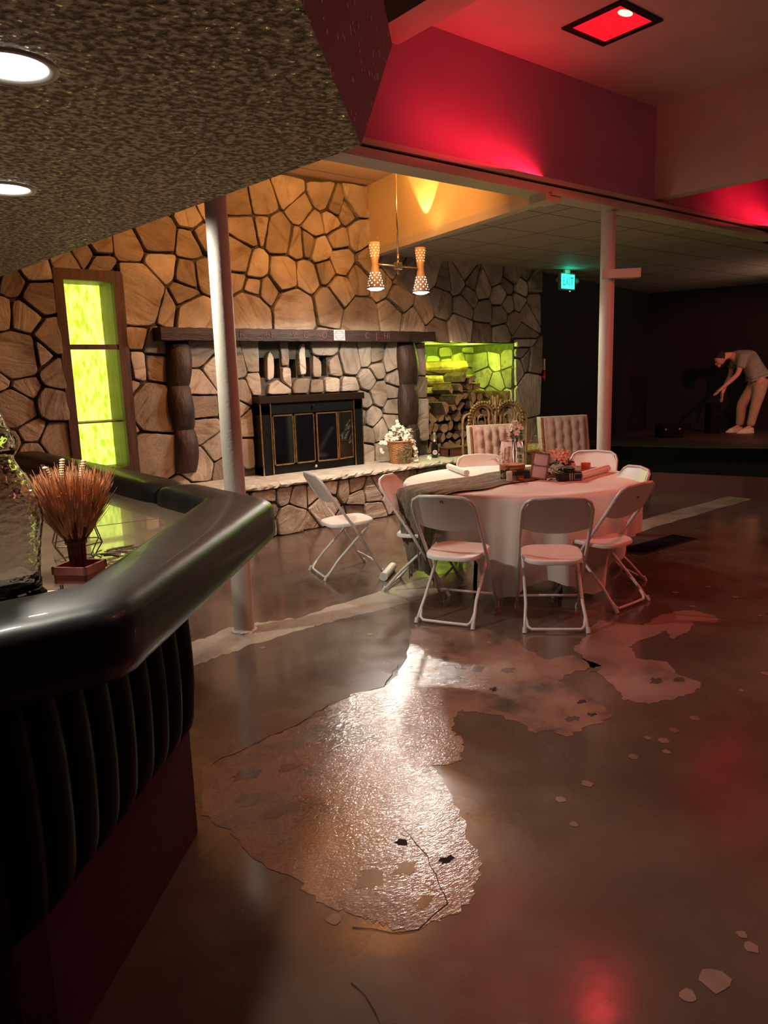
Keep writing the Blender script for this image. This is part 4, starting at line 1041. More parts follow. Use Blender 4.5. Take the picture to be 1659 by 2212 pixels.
for j in range(1, NR + 1):
    for i in range(NA):
        a = 2 * PI * i / NA; r_ = TR_ * j / NR
        vs.append((r_ * math.cos(a), r_ * math.sin(a), TH + .004 + (0 if j < NR else -.003) + .0012 * math.sin(9 * a + j * 1.3)))
for j in range(1, ND_ + 1):
    t_ = j / ND_
    for i in range(NA):
        a = 2 * PI * i / NA; h = hem(a); z = TH - (TH - h) * t_
        fold = (math.sin(13 * a + ph[0]) * .55 + math.sin(22 * a + ph[1]) * .3 + math.sin(37 * a + ph[2]) * .18)
        low = max(0, min(1, (.36 - h) / .30))
        r_ = TR_ + .012 + fold * .06 * t_ ** .55 + .02 * t_ - .04 * t_ * (1 - low) + (.02 * low * t_)
        vs.append((r_ * math.cos(a), r_ * math.sin(a), z))
fs = [(0, 1 + i, 1 + (i + 1) % NA) for i in range(NA)]
for j in range(NR + ND_ - 1):
    a0 = 1 + j * NA
    fs += [(a0 + i, a0 + NA + i, a0 + NA + (i + 1) % NA, a0 + (i + 1) % NA) for i in range(NA)]
cl.add(vs, fs)
cloth = cl.build('tablecloth', M['cloth'], smooth=True, loc=(TC.x, TC.y, 0)); tag(cloth, 'white tablecloth draped over the round table in hanging folds', 'tablecloth')
# gauze runner across the table, trailing at the left over a chair seat
def runner():
    A = Vector((3.70, 4.08)); B = Vector((5.52, 4.13)); d_ = (B - A).normalized(); nn = Vector((-d_.y, d_.x))
    # centre line with heights: hangs down on the left side, lies on top, hangs on the right
    pts = []
    for k in range(26):
        t_ = 1 - k / 25; pts.append((A - d_ * (.085 + .03 * math.sin(t_ * 3)), .17 + (TH + .0 - .17) * (1 - t_), .5 + .5 * t_, t_))
    for k in range(1, 60):
        pts.append((A.lerp(B, k / 60), TH + .011, .5, 0))
    for k in range(8): pts.append((B + d_ * .06, TH - .03 * k, .5, .0))
    nw = 40; vs = []; rn = random.Random(3)
    wph = [rn.uniform(0, 6) for _ in range(6)]
    for q, (p, z, _, hang) in enumerate(pts):
        wd = .27 - .02 * math.sin(q * .3) if hang == 0 else .27 - .13 * min(1, hang * 1.6)
        for i in range(nw + 1):
            u = -1 + 2 * i / nw
            w_ = math.sin(u * 19 + wph[0] + q * .05) * .5 + math.sin(u * 33 + wph[1] - q * .07) * .35
            pos = p + nn * (u * wd + .012 * math.sin(q * .4 + u * 3))
            off = w_ * (.0075 if hang == 0 else .018)
            if hang > 0:
                rr = (pos - TC); rad_ = max(rr.length, TR_ + .05 + off); pos = TC + rr.normalized() * (rad_ + off) 
            else:
                pass
            zz = z + (.007 + off if hang == 0 else 0) - (.0 if hang == 0 else .10 * abs(u) ** 2 * hang)
            vs.append((pos.x, pos.y, zz))
    k = nw + 1
    fs = [(a * k + j, a * k + j + 1, (a + 1) * k + j + 1, (a + 1) * k + j) for a in range(len(pts) - 1) for j in range(nw)]
    m_ = MB(); m_.add(vs, fs); return m_.build('table_runner', M['gauze'], smooth=True)
run = runner(); tag(run, 'crinkled sage brown gauze runner across the white table', 'table runner')

# ------------------------------------------------------------------ things on the table
Z = TH + .012; ZC = TH + .006
def roll(x, y, x2, y2, z, lab, r=.028):
    d_ = Vector((x2 - x, y2 - y, 0)); L_ = d_.length; c = Vector((x, y, z + r))
    t = empty('paper_roll', (x, y, z), math.atan2(d_.y, d_.x), lab, 'roll', 'white paper rolls')
    MB().cyl((0, 0, r), (L_, 0, r), r, n=22).build('rolled_sheet', M['white'], t, smooth=True, angle=.7)
    sp = MB(); sp.tube([(-.0005, (r * .85 * (1 - q / 26)) * math.cos(q * .8), r + (r * .85 * (1 - q / 26)) * math.sin(q * .8)) for q in range(24)], .0012, 4); sp.build('spiral_end', M['foot'], t)
roll(4.48, 4.45, 4.72, 4.92, ZC, 'white paper roll on the far left of the table', .026)
roll(4.87, 3.58, 5.42, 3.70, ZC, 'white paper roll on the right of the table, beside the camera', .03)
roll(3.61, 4.54, 3.88, 4.75, 0.001, 'white paper roll lying on the concrete floor beside the chairs', .034)

# stack of round wooden slices
ws = empty('wooden_slice_stack', (4.62, 4.06, Z), 0, 'round stack of brown wood slices in the middle of the table', 'wood slices')
for k, (r_, z0, z1) in enumerate(((.095, .0, .03), (.10, .031, .055), (.098, .056, .075), (.104, .076, .094), (.103, .095, .112))):
    MB().lathe([(.0001, z0), (r_ * .97, z0), (r_, z0 + .004), (r_, z1 - .004), (r_ * .97, z1), (.0001, z1)], 30).build('slice', M['wooddisc'] if k % 2 == 0 or k > 2 else M['bark'], ws, smooth=True, angle=.7)
# glass cylinder behind the stack
gc = empty('glass_cylinder_vase', (4.84, 4.26, Z), 0, 'clear glass cylinder vase standing behind the wood slices', 'vase')
MB().lathe([(.0001, 0), (.105, 0), (.108, .005), (.108, .275), (.106, .278), (.103, .275), (.103, .01), (.0001, .008)], 40).build('cylinder', M['glass'], gc, smooth=True, angle=.7)
# dried leaf sprigs in small glass vials
def spray(name, x, y, z, n, h, spread, m, lab, seed, leafl=.07):
    t = empty(name, (x, y, z), 0, lab, 'dried flowers'); rn = random.Random(seed); st_ = MB(); lf = MB()
    for k in range(n):
        a = 2 * PI * k / n + rn.uniform(-.3, .3); e = Vector((spread * math.cos(a) * rn.uniform(.3, 1), spread * math.sin(a) * rn.uniform(.3, 1), h * rn.uniform(.6, 1)))
        p0 = Vector((0, 0, .01)); mid = Vector((e.x * .2, e.y * .2, e.z * .5)); st_.tube([p0, mid, e], .0014, 4)
        for q in range(5):
            b0 = mid.lerp(e, q / 4); a2 = rn.uniform(0, 2 * PI); d_ = Vector((math.cos(a2), math.sin(a2), rn.uniform(-.2, .6))).normalized(); l = leafl * rn.uniform(.6, 1.1)
            s_ = d_.cross(Vector((0, 0, 1))).normalized() * .006
            lf.add([b0, b0 + d_ * l * .5 + s_, b0 + d_ * l, b0 + d_ * l * .5 - s_, b0 + d_ * l * .5 + Vector((0, 0, .004))], [(0, 1, 4), (1, 2, 4), (2, 3, 4), (3, 0, 4)])
    st_.build('stems', M['dryleaf'], t); lf.build('leaves', m, t)
    return t
v = spray('dried_leaf_sprig', 4.49, 4.04, Z + .004, 7, .23, .10, M['dryleaf'], 'reddish dried leaf sprig in a small glass vial on the table', 4)
vv = empty('glass_vial', (4.49, 4.04, Z), 0, 'small clear glass vial holding the left dried sprig', 'vase')
MB().lathe([(.0001, 0), (.024, 0), (.026, .004), (.024, .03), (.027, .075), (.024, .075), (.021, .03), (.021, .006), (.0001, .005)], 24).build('vial', M['glass'], vv, smooth=True)
spray('dried_leaf_sprig', 5.02, 4.18, Z + .02, 9, .30, .12, M['dryleaf'], 'orange dried leaf sprig standing behind the framed sign', 9)
# white and amber small vessels
wb_ = empty('white_jar', (4.405, 3.905, Z), 0, 'small white lidded pot in front of the wood slices', 'jar')
MB().lathe([(.0001, 0), (.022, 0), (.023, .003), (.023, .055), (.0001, .056)], 24).build('pot', M['white'], wb_, smooth=True, angle=.7)
MB().lathe([(.0001, .057), (.0245, .057), (.0245, .08), (.023, .083), (.0001, .083)], 24).build('lid', M['white'], wb_, smooth=True, angle=.7)
def cup(x, y, lab, r_=.038, h=.075):
    t = empty('amber_glass_votive', (x, y, ZC), 0, lab, 'candle cup', 'amber glass candle cups')
    MB().lathe([(.0001, 0), (r_ * .9, 0), (r_, .004), (r_, h), (r_ - .003, h), (r_ - .003, .008), (.0001, .006)], 26).build('cup', M['amber'], t, smooth=True, angle=.7)
    MB().cyl((0, 0, .007), (0, 0, .03), r_ * .8, n=20).build('candle', M['petal'], t)
cup(4.49, 3.86, 'small amber glass candle cup in front of the wood slices', .026, .05)
cup(5.21, 3.77, 'taller amber glass candle cup beside the right paper roll', .04, .09)
bx_ = MB().rbox((0, 0, .035), (.10, .06, .07), .006).build('black_box', M['cameraplastic'], loc=(4.60, 3.93, Z), rz=R(-40)); tag(bx_, 'small black box between the wood slices and the framed sign', 'box')
# framed sign
fs_ = empty('framed_sign', (4.665, 3.83, Z), R(-45), 'small wooden framed Reserved sign leaning back on the table', 'sign')
TT = Matrix.Rotation(R(-14), 4, 'X') @ Matrix.Rotation(R(9), 4, 'Y')
def tl(mb): mb.v = [tuple(TT @ Vector(v_)) for v_ in mb.v]; return mb
b_ = MB(); b_.box2((-.068, -.008, 0), (-.056, .008, .215)); b_.box2((.056, -.008, 0), (.068, .008, .215)); b_.box2((-.068, -.008, 0), (.068, .008, .012)); b_.box2((-.068, -.008, .203), (.068, .008, .215)); tl(b_).build('frame', M['gildwood'], fs_)
tl(MB().box2((-.057, -.003, .011), (.057, .003, .204))).build('card', M['pinkcard'], fs_)
tx = text('lettering', 'Reserved', .030, M['ink'], fs_, loc=tuple(TT @ Vector((0, -.0045, .11))), ext=.0003)
tx.rotation_euler = (TT @ Matrix.Rotation(PI / 2, 4, 'X')).to_euler()
tl(MB().box2((-.02, .008, .0), (.02, .07, .004))).build('stand', M['bark'], fs_)
# black instant camera
cm = empty('instant_camera', (4.80, 3.63, ZC), R(-32), 'black camera with a raised round top and strap on the table', 'camera')
MB().rbox((0, 0, .033), (.19, .09, .066), .012).build('body', M['cameraplastic'], cm)
MB().lathe([(.0001, .068), (.042, .068), (.046, .075), (.046, .092), (.042, .10), (.0001, .10)], 28).build('round_top', M['cameraplastic'], cm, smooth=True, angle=.7)
MB().lathe([(.036, .1005), (.044, .1005), (.044, .103), (.036, .103)], 28).build('silver_ring', M['foil'], cm)
b_ = MB(); b_.box2((-.012, -.0475, .004), (-.006, -.0455, .062)); b_.box2((.006, -.0475, .004), (.012, -.0455, .062)); b_.build('silver_strips', M['foil'], cm)
b_ = MB()
for (p, q) in (((.025, -.0475, .01), (.028, -.0455, .056)), ((.087, -.0475, .01), (.090, -.0455, .056)), ((.025, -.0475, .01), (.09, -.0455, .013)), ((.025, -.0475, .053), (.09, -.0455, .056))): b_.box2(p, q)
b_.build('window_rim', M['foil'], cm)
b_ = MB(); b_.tube([(-.095, 0, .02), (-.13, -.01, .028), (-.165, .01, .006), (-.15, .045, .004), (-.10, .03, .004), (-.04, -.055, .004)], .004, 6); b_.build('strap', M['leather'], cm)
cr_ = MB(); cr_.add([(-.03, 0, .001), (0, -.02, .001), (.035, .0, .001), (.01, .02, .012), (-.02, .018, .004)], [(0, 1, 4), (1, 3, 4), (1, 2, 3), (0, 4, 3, 2, 1)]); cr_ = cr_.build('crumpled_tissue', M['petal'], loc=(4.615, 3.545, ZC)); tag(cr_, 'scrap of white paper on the cloth in front of the camera', 'paper')

def blossom(mb, c, r_, rn, n=6, up=None):
    up = (up or Vector((rn.uniform(-1, 1), rn.uniform(-1, 1), rn.uniform(.2, 1)))).normalized(); q = up.to_track_quat('Z', 'Y').to_matrix()
    for k in range(n):
        a = 2 * PI * k / n + rn.uniform(-.2, .2)
        def P(rr, aa, zz): return Vector(c) + q @ Vector((rr * math.cos(aa), rr * math.sin(aa), zz))
        w_ = PI / n * 1.05
        mb.add([P(0, 0, 0), P(r_ * .6, a - w_, r_ * .15), P(r_, a - w_ * .5, r_ * .3), P(r_ * 1.05, a, r_ * .22), P(r_, a + w_ * .5, r_ * .3), P(r_ * .6, a + w_, r_ * .15), P(r_ * .5, a, -r_ * .02)],
               [(0, 1, 6), (1, 2, 6), (2, 3, 6), (3, 4, 6), (4, 5, 6), (5, 0, 6)])
def leaf(mb, c, d_, l, wd):
    d_ = d_.normalized(); s_ = d_.cross(Vector((0, 0, 1)))
    s_ = s_.normalized() * wd if s_.length > .01 else Vector((wd, 0, 0)); c = Vector(c)
    mb.add([c, c + d_ * l * .35 + s_, c + d_ * l * .75 + s_ * .7, c + d_ * l, c + d_ * l * .75 - s_ * .7, c + d_ * l * .35 - s_, c + d_ * l * .5 - Vector((0, 0, l * .08))],
           [(0, 1, 6), (1, 2, 6), (2, 3, 6), (3, 4, 6), (4, 5, 6), (5, 0, 6)])
# peach silk flowers in dark foliage
pf = empty('peach_flower_bouquet', (4.98, 3.88, ZC), 0, 'peach silk flowers with dark leaves behind the camera on the table', 'flowers'); rn = random.Random(6)
right2 = Vector((.777, -.629, 0)); 
for (u, w_, z, r_) in ((-.165, .02, .165, .040), (-.13, -.02, .15, .036), (-.06, .0, .165, .042), (-.02, -.03, .155, .045), (.01, .02, .185, .045), (.05, .0, .165, .042), (-.04, .03, .19, .04), (.09, -.02, .10, .042), (.115, .0, .08, .036), (.03, -.04, .135, .04), (-.10, .03, .13, .035), (.07, .02, .18, .035)):
    b_ = MB(); c_ = right2 * u + Vector((.63, .777, 0)) * w_ + Vector((0, 0, z)); blossom(b_, c_, r_, rn, 6, Vector((-.5, -.6, .8)) + Vector((rn.uniform(-.5, .5), rn.uniform(-.5, .5), 0)))
    blossom(b_, c_ + Vector((0, 0, .006)), r_ * .55, rn, 5, Vector((-.5, -.6, .9))); b_.build('blossom', M['peach'], pf)
for (u, z, r_) in ((-.115, .055, .038), (-.085, .04, .03)):
    b_ = MB(); blossom(b_, right2 * u + Vector((-.02, -.03, z)), r_, rn, 6, Vector((-.6, -.7, .4))); b_.build('blossom', M['petal'], pf)
b_ = MB()
for k in range(70):
    u = rn.uniform(-.13, .11); c_ = right2 * u + Vector((rn.uniform(-.04, .04), rn.uniform(-.04, .04), rn.uniform(.02, .12))); leaf(b_, c_, Vector((rn.uniform(-1, 1), rn.uniform(-1, 1), rn.uniform(-.4, .7))), .06, .017)
b_.build('foliage', M['darkleaf'], pf)
# white flowers in a tall slim vase
wf = empty('white_flower_bouquet', (5.04, 4.40, ZC), 0, 'white flower bunch rising above the glass cylinder vase', 'flowers'); rn = random.Random(16)
MB().lathe([(.0001, 0), (.035, 0), (.033, .02), (.022, .15), (.03, .28), (.026, .28), (.018, .15), (.0001, .02)], 20).build('slim_vase', M['glass'], wf, smooth=True)
for k in range(16):
    b_ = MB(); a = rn.uniform(0, 2 * PI); rr = rn.uniform(.0, .085); z = .33 + .075 * (1 - rr / .1) + rn.uniform(-.02, .02)
    blossom(b_, (rr * math.cos(a), rr * math.sin(a), z), rn.uniform(.030, .042), rn, 6, Vector((math.cos(a) * .6 - .4, math.sin(a) * .6 - .4, .6))); b_.build('blossom', M['petal'], wf)
b_ = MB()
for k in range(40): a = rn.uniform(0, 2 * PI); leaf(b_, (.03 * math.cos(a), .03 * math.sin(a), rn.uniform(.27, .36)), Vector((math.cos(a), math.sin(a), rn.uniform(-.3, .6))), .07, .013)
for k in range(6): b_.tube([(0, 0, .03), (.02 * math.cos(k), .02 * math.sin(k), .32)], .002, 4)
b_.build('foliage', M['leaf'], wf)

# ------------------------------------------------------------------ on the hearth
Hz = HT
bk = empty('wicker_flower_basket', (5.86, 6.96, Hz), 0, 'wicker basket of white silk flowers standing on the hearth slab', 'basket'); rn = random.Random(31)
b_ = MB(); n = 44; rows = 26; vs = []
for j in range(rows + 1):
    z = .27 * j / rows; r0 = .125 + .035 * j / rows
    for i in range(n):
        a = 2 * PI * i / n; r_ = r0 + .006 * math.sin(i * PI / 2 + (j % 2) * PI); vs.append((r_ * math.cos(a), r_ * math.sin(a), z))
fs = [(j * n + i, j * n + (i + 1) % n, (j + 1) * n + (i + 1) % n, (j + 1) * n + i) for j in range(rows) for i in range(n)] + [tuple(reversed(range(n)))]
b_.add(vs, fs); b_.tube([(.162 * math.cos(2 * PI * k / 30), .162 * math.sin(2 * PI * k / 30), .272) for k in range(31)], .010, 8, cap=False)
b_.build('basket_body', M['wicker'], bk)
cr2 = right2
vw = Vector((-.63, -.777, 0))      # towards the viewer side of the hearth
def P3(u, w_, z): return cr2 * u + vw * w_ + Vector((0, 0, z))
spots = [(-.15, .02, .33, .035), (-.11, .05, .36, .04), (-.07, .02, .42, .04), (-.05, .05, .33, .055), (-.09, .06, .31, .045), (-.02, .03, .46, .035), (-.04, .0, .40, .04), (.0, .04, .39, .04), (-.13, .03, .29, .03), (.06, .03, .37, .05), (.10, .05, .34, .045), (.07, .06, .31, .05), (.12, .02, .38, .04), (.03, .05, .35, .04), (-.16, .03, .30, .03), (-.20, .04, .26, .032), (-.23, .03, .255, .03), (-.18, .05, .25, .028), (.03, .0, .43, .03), (-.03, .0, .51, .022)]
for (u, w_, z, r_) in spots:
    b_ = MB(); blossom(b_, P3(u, w_, z), r_, rn, 6, vw * 1.0 + Vector((0, 0, .5))); blossom(b_, P3(u, w_ + .01, z), r_ * .5, rn, 5, vw + Vector((0, 0, .4))); b_.build('blossom', M['petal'], bk)
for (u, z) in ((-.235, .18), (-.23, .155), (-.215, .14)):
    b_ = MB(); blossom(b_, P3(u, .03, z), .02, rn, 5, vw); b_.build('blossom', M['petal'], bk)
for k in range(15):           # trailing white spike on the right
    t_ = k / 14; b_ = MB(); c_ = P3(.13 + .055 * math.sin(min(1, t_ * 1.5) * PI / 2), .07, .33 - .30 * t_)
    for q in range(3): blossom(b_, c_ + Vector((rn.uniform(-.018, .018), rn.uniform(-.018, .018), rn.uniform(-.006, .006))), .021, rn, 5)
    b_.build('blossom', M['petal'], bk)
b_ = MB()
for k in range(130):
    u = rn.uniform(-.13, .15); z = rn.uniform(.25, .42); leaf(b_, P3(u, rn.uniform(-.03, .06), z), P3(rn.uniform(-1, 1), rn.uniform(-.3, 1), rn.uniform(-.6, 1)), rn.uniform(.03, .06), .013)
for k in range(90):
    z = rn.uniform(.04, .30); u = rn.uniform(.03, .12); leaf(b_, P3(u, .135, z), P3(rn.uniform(-1, 1), .3, rn.uniform(-1, .2)), rn.uniform(.02, .04), .009)
for (u, z) in ((.05, .50), (.17, .44), (.20, .40)): b_.tube([P3(u * .5, 0, .3), P3(u, 0, z)], .002, 4); leaf(b_, P3(u, 0, z), P3(1, 0, .4), .03, .012)
b_.build('foliage', M['leaf'], bk)
b_ = MB()
for k in range(420):
    a = rn.uniform(-2.9, -.6); r_ = .165 + rn.uniform(0, .015); z = rn.uniform(.0, .25) ** 1.0; c_ = P3(rn.uniform(-.04, .10), .15, z * rn.random() ** .3)
    b_.tube([c_, c_ + Vector((rn.uniform(-.02, .02), rn.uniform(-.02, .02), rn.uniform(-.02, .02)))], .0016, 3, cap=False)
b_.build('dried_moss', M['moss'], bk)
# sparkling wine bottle
ch = empty('wine_bottle', (6.51, 7.04, Hz), 0, 'dark wine bottle with silver foil neck standing on the hearth', 'bottle')
MB().lathe([(.0001, 0), (.040, 0), (.044, .006), (.044, .135), (.040, .165), (.028, .205), (.018, .235), (.0155, .29), (.0001, .29)], 32).build('bottle_body', M['champ'], ch, smooth=True, angle=.8)
MB().lathe([(.0275, .208), (.020, .236), (.0172, .262), (.0175, .292), (.021, .297), (.021, .312), (.017, .322), (.0001, .325)], 28).build('foil', M['foil'], ch, smooth=True)
d_ = Vector((-.63, -.777, 0)); b_ = MB(); T2 = Matrix.Translation(d_ * .0445 + Vector((0, 0, .072))) @ d_.to_track_quat('Z', 'Y').to_matrix().to_4x4()
b_.prism([(.030 * math.cos(k * PI / 12), .031 * math.sin(k * PI / 12)) for k in range(24)], 0, .002, T=T2); b_.build('paper_label', M['label'], ch)
b_ = MB()
for z, wd in ((.012, .034), (.003, .040), (-.008, .036)): b_.box((0, 0, 0), (.001, .001, .001)); b_.v[-8:] = [tuple(T2 @ Vector((sx * wd / 2, z + sy * .0025, .0028 + sz * .0004))) for sx in (-1, 1) for sy in (-1, 1) for sz in (-1, 1)]
b_.build('label_print', M['labelred'], ch)
# wooden crate and fallen flower
ct = empty('wooden_crate', (6.83, 7.02, Hz), R(0), 'low dark red brown wooden crate on the hearth beside the bottle', 'crate'); b_ = MB()
for (p, q) in (((-.17, -.09, .01), (.17, -.075, .115)), ((-.17, .075, .01), (.17, .09, .115)), ((-.17, -.09, .01), (-.155, .09, .115)), ((.155, -.09, .01), (.17, .09, .115)), ((-.18, -.10, 0), (.18, .10, .014)), ((-.18, -.10, .105), (.18, .10, .118))): b_.box2(p, q)
b_.build('crate_box', mat('crate_wood', (.11, .035, .022), .5, var=.3), ct)
b_ = MB(); rn = random.Random(2); blossom(b_, (0, 0, .02), .03, rn, 5, Vector((-.5, -.7, .5))); fl_ = b_.build('fallen_flower', M['petal'], loc=(6.30, 6.92, Hz)); tag(fl_, 'single fallen cream flower on the hearth beside the basket', 'flower')

# ------------------------------------------------------------------ firewood
rn = random.Random(77)
def log_shape(r_, kind):
    """outline of a split log end"""
    out = []
    if kind == 0:
        for k in range(14): a = 2 * PI * k / 14; out.append((r_ * math.cos(a) * rn.uniform(.92, 1.05), r_ * .9 * math.sin(a) * rn.uniform(.92, 1.05)))
    else:
        sp = {1: PI * 1.02, 2: PI * .62, 3: PI * .8}[kind]; a0 = rn.uniform(0, 2 * PI)
        out.append((rn.uniform(-.1, .1) * r_, rn.uniform(-.1, .1) * r_))
        for k in range(9): a = a0 + sp * k / 8; out.append((1.3 * r_ * math.cos(a) * rn.uniform(.95, 1.04), 1.3 * r_ * math.sin(a) * rn.uniform(.95, 1.04)))
        cx = sum(p[0] for p in out) / len(out); cz = sum(p[1] for p in out) / len(out); out = [(p[0] - cx, p[1] - cz) for p in out]
    return out
def mklog(x, y, z, r_, kind, length, rot_, lab, grp, tilt=0, side='bark'):
    t = empty('firewood_log', (x, y, z), rot_, lab, 'firewood', grp); t.rotation_euler.x = tilt
    o = log_shape(r_, kind); n = len(o); b_ = MB(); vs = []
    for q, yy in enumerate((0, length * .33, length * .66, length)):
        vs += [(p[0] * rn.uniform(.95, 1.05), yy, p[1] * rn.uniform(.95, 1.05)) for p in o]
    fs = [(q * n + i, (q + 1) * n + i, (q + 1) * n + (i + 1) % n, q * n + (i + 1) % n) for q in range(3) for i in range(n)]
    fs.append(tuple(reversed(range(3 * n, 4 * n)))); b_.add(vs, fs, 0, rn.random()); b_.build('bark', M[side], t)
    e = MB(); c_ = rn.uniform(.3, .9); e.add([(p[0] * 1.0, -.001, p[1] * 1.0) for p in o] + [(p[0] * .93, -.004, p[1] * .93) for p in o], [(i, (i + 1) % n, n + (i + 1) % n, n + i) for i in range(n)] + [tuple(range(n, 2 * n))], 0, c_)
    e.build('split_face', M['logend'], t); return t
# front stack, ends towards the room
stack = []
def topz(x): # height of the pile along the niche
    for (a, b2), h in (((6.7, 6.86), 1.22), ((6.86, 7.0), 1.12), ((7.0, 7.2), 1.30), ((7.2, 7.4), 1.50), ((7.4, 7.62), 1.66), ((7.62, 7.85), 1.50), ((7.85, 8.46), 1.42)):
        if a <= x < b2: return h
    return 1.4
row = 0; zz = Hz + .075
where = ['bottom row', 'second row up', 'third row up', 'fourth row up', 'fifth row up', 'sixth row up', 'upper row', 'top row', 'very top']
while zz < 1.66:
    x = 6.79 + (.07 if row % 2 else 0); col = 0
    while x < 8.36:
        if zz < topz(x): stack.append((x + rn.uniform(-.015, .015), zz + rn.uniform(-.015, .015), row, col)); col += 1
        x += rn.uniform(.135, .17)
    zz += .132; row += 1
for (x, z, r_, c_) in stack:
    lab = 'split firewood log with its pale end showing, ' + where[min(r_, 8)] + ' of the niche stack'
    mklog(x, WY + .05 + rn.uniform(-.03, .04), z, rn.uniform(.060, .072), rn.choice((0, 1, 1, 2, 2, 3)), .36, rn.uniform(-.05, .05), lab, 'firewood in the niche, ' + where[min(r_, 8)])
# loose logs lying across behind, lit lime
back = [(6.80, 7.98, 1.28, .09, 1.1), (6.78, 7.95, 1.12, .08, 1.2), (6.90, 8.0, 1.55, .09, 1.1), (6.85, 7.98, 1.41, .08, 1.3), (7.0, 8.02, 1.74, .10, 1.0), (6.80, 7.96, 1.02, .075, 1.4), (6.82, 7.97, .90, .08, 1.5), (6.84, 7.97, .76, .08, 1.45), (6.75, 7.98, .66, .06, 1.4)]
for i, (x, y, z, r_, l) in enumerate(back):
    mklog(x, y, z, r_, rn.choice((0, 0, 1)), min(l, 8.32 - x), R(-90) + rn.uniform(-.06, .06), ('thick log lying crosswise highest at the back of the niche, lit lime green', 'log lying crosswise at the back of the niche, below the highest one')[0 if i == 4 else 1], 'crosswise logs at the back of the niche', 0, 'logend')
pk = MB().tube([(7.02, 7.85, 1.72), (7.6, 7.80, 1.585), (8.0, 7.76, 1.52)], .010, 8).build('fire_poker', M['blackmetal'], smooth=True); tag(pk, 'thin black poker lying across the top of the firewood', 'poker')

# ------------------------------------------------------------------ seats behind the table
def tufted(x, y, deg, lab, w_=.56, top=1.04):
    t = empty('tufted_armchair', (x, y, 0), R(deg - 90), lab, 'armchair', 'tufted velvet chairs')
    hw = w_ / 2; b_ = MB(); nx, nz = 30, 22; vs = []; zb = .42
    for j in range(nz + 1):
        for i in range(nx + 1):
            u = i / nx; v_ = j / nz; z = zb + (top - zb) * v_
            chn = abs(math.sin(PI * u * 5.5)); d_ = .035 * chn ** .5 - .012 * (abs(math.sin(PI * (v_ * 4 + .5 * (int(u * 5.5) % 2)))) ** 6)
            edge = min(1, min(u, 1 - u) * 12) * min(1, (1 - v_) * 9 + .3)
            vs.append((-hw + .025 + (w_ - .05) * u, -.17 - .10 * v_ + .06 + d_ * edge, z))
    g = lambda i, j: j * (nx + 1) + i
    b_.add(vs, [(g(i, j), g(i + 1, j), g(i + 1, j + 1), g(i, j + 1)) for j in range(nz) for i in range(nx)])
    b_.build('tufted_back', M['tufted'], t, smooth=True)
    b_ = MB(); sh_ = Matrix.Identity(4)
    b_.add([(-hw, -.21, zb - .02), (hw, -.21, zb - .02), (hw, -.105, zb - .02), (-hw, -.105, zb - .02), (-hw, -.31, top + .01), (hw, -.31, top + .01), (hw, -.215, top + .012), (-hw, -.215, top + .012)],
           [(0, 3, 2, 1), (4, 5, 6, 7), (0, 1, 5, 4), (1, 2, 6, 5), (2, 3, 7, 6), (3, 0, 4, 7)])
    b_.build('back_shell', M['edgewelt'], t)
    b_ = MB()
    for sx in (-1, 1): b_.tube([(sx * (hw - .012), -.10, zb), (sx * (hw - .012), -.205, top)], .014, 6)
    b_.build('wood_edge', M['chairwood'], t)
    MB().rbox((0, .10, .40), (w_, .50, .12), .05).build('seat_cushion', M['tufted'], t, smooth=True, angle=.7)
    for sx in (-1, 1):
        for sy in (-.12, .30): MB().cyl((sx * (hw - .05), sy, 0), (sx * (hw - .06), sy, .34), .016, .026, 10).build('leg', M['chairwood'], t, smooth=True)
    return t
ta = tufted(6.19, 5.62, 247, 'pink channel tufted chair on the left, before the rattan throne')
tb_ = tufted(7.62, 5.72, 247, 'pink button tufted chair standing beside the far column', .66, 1.06)

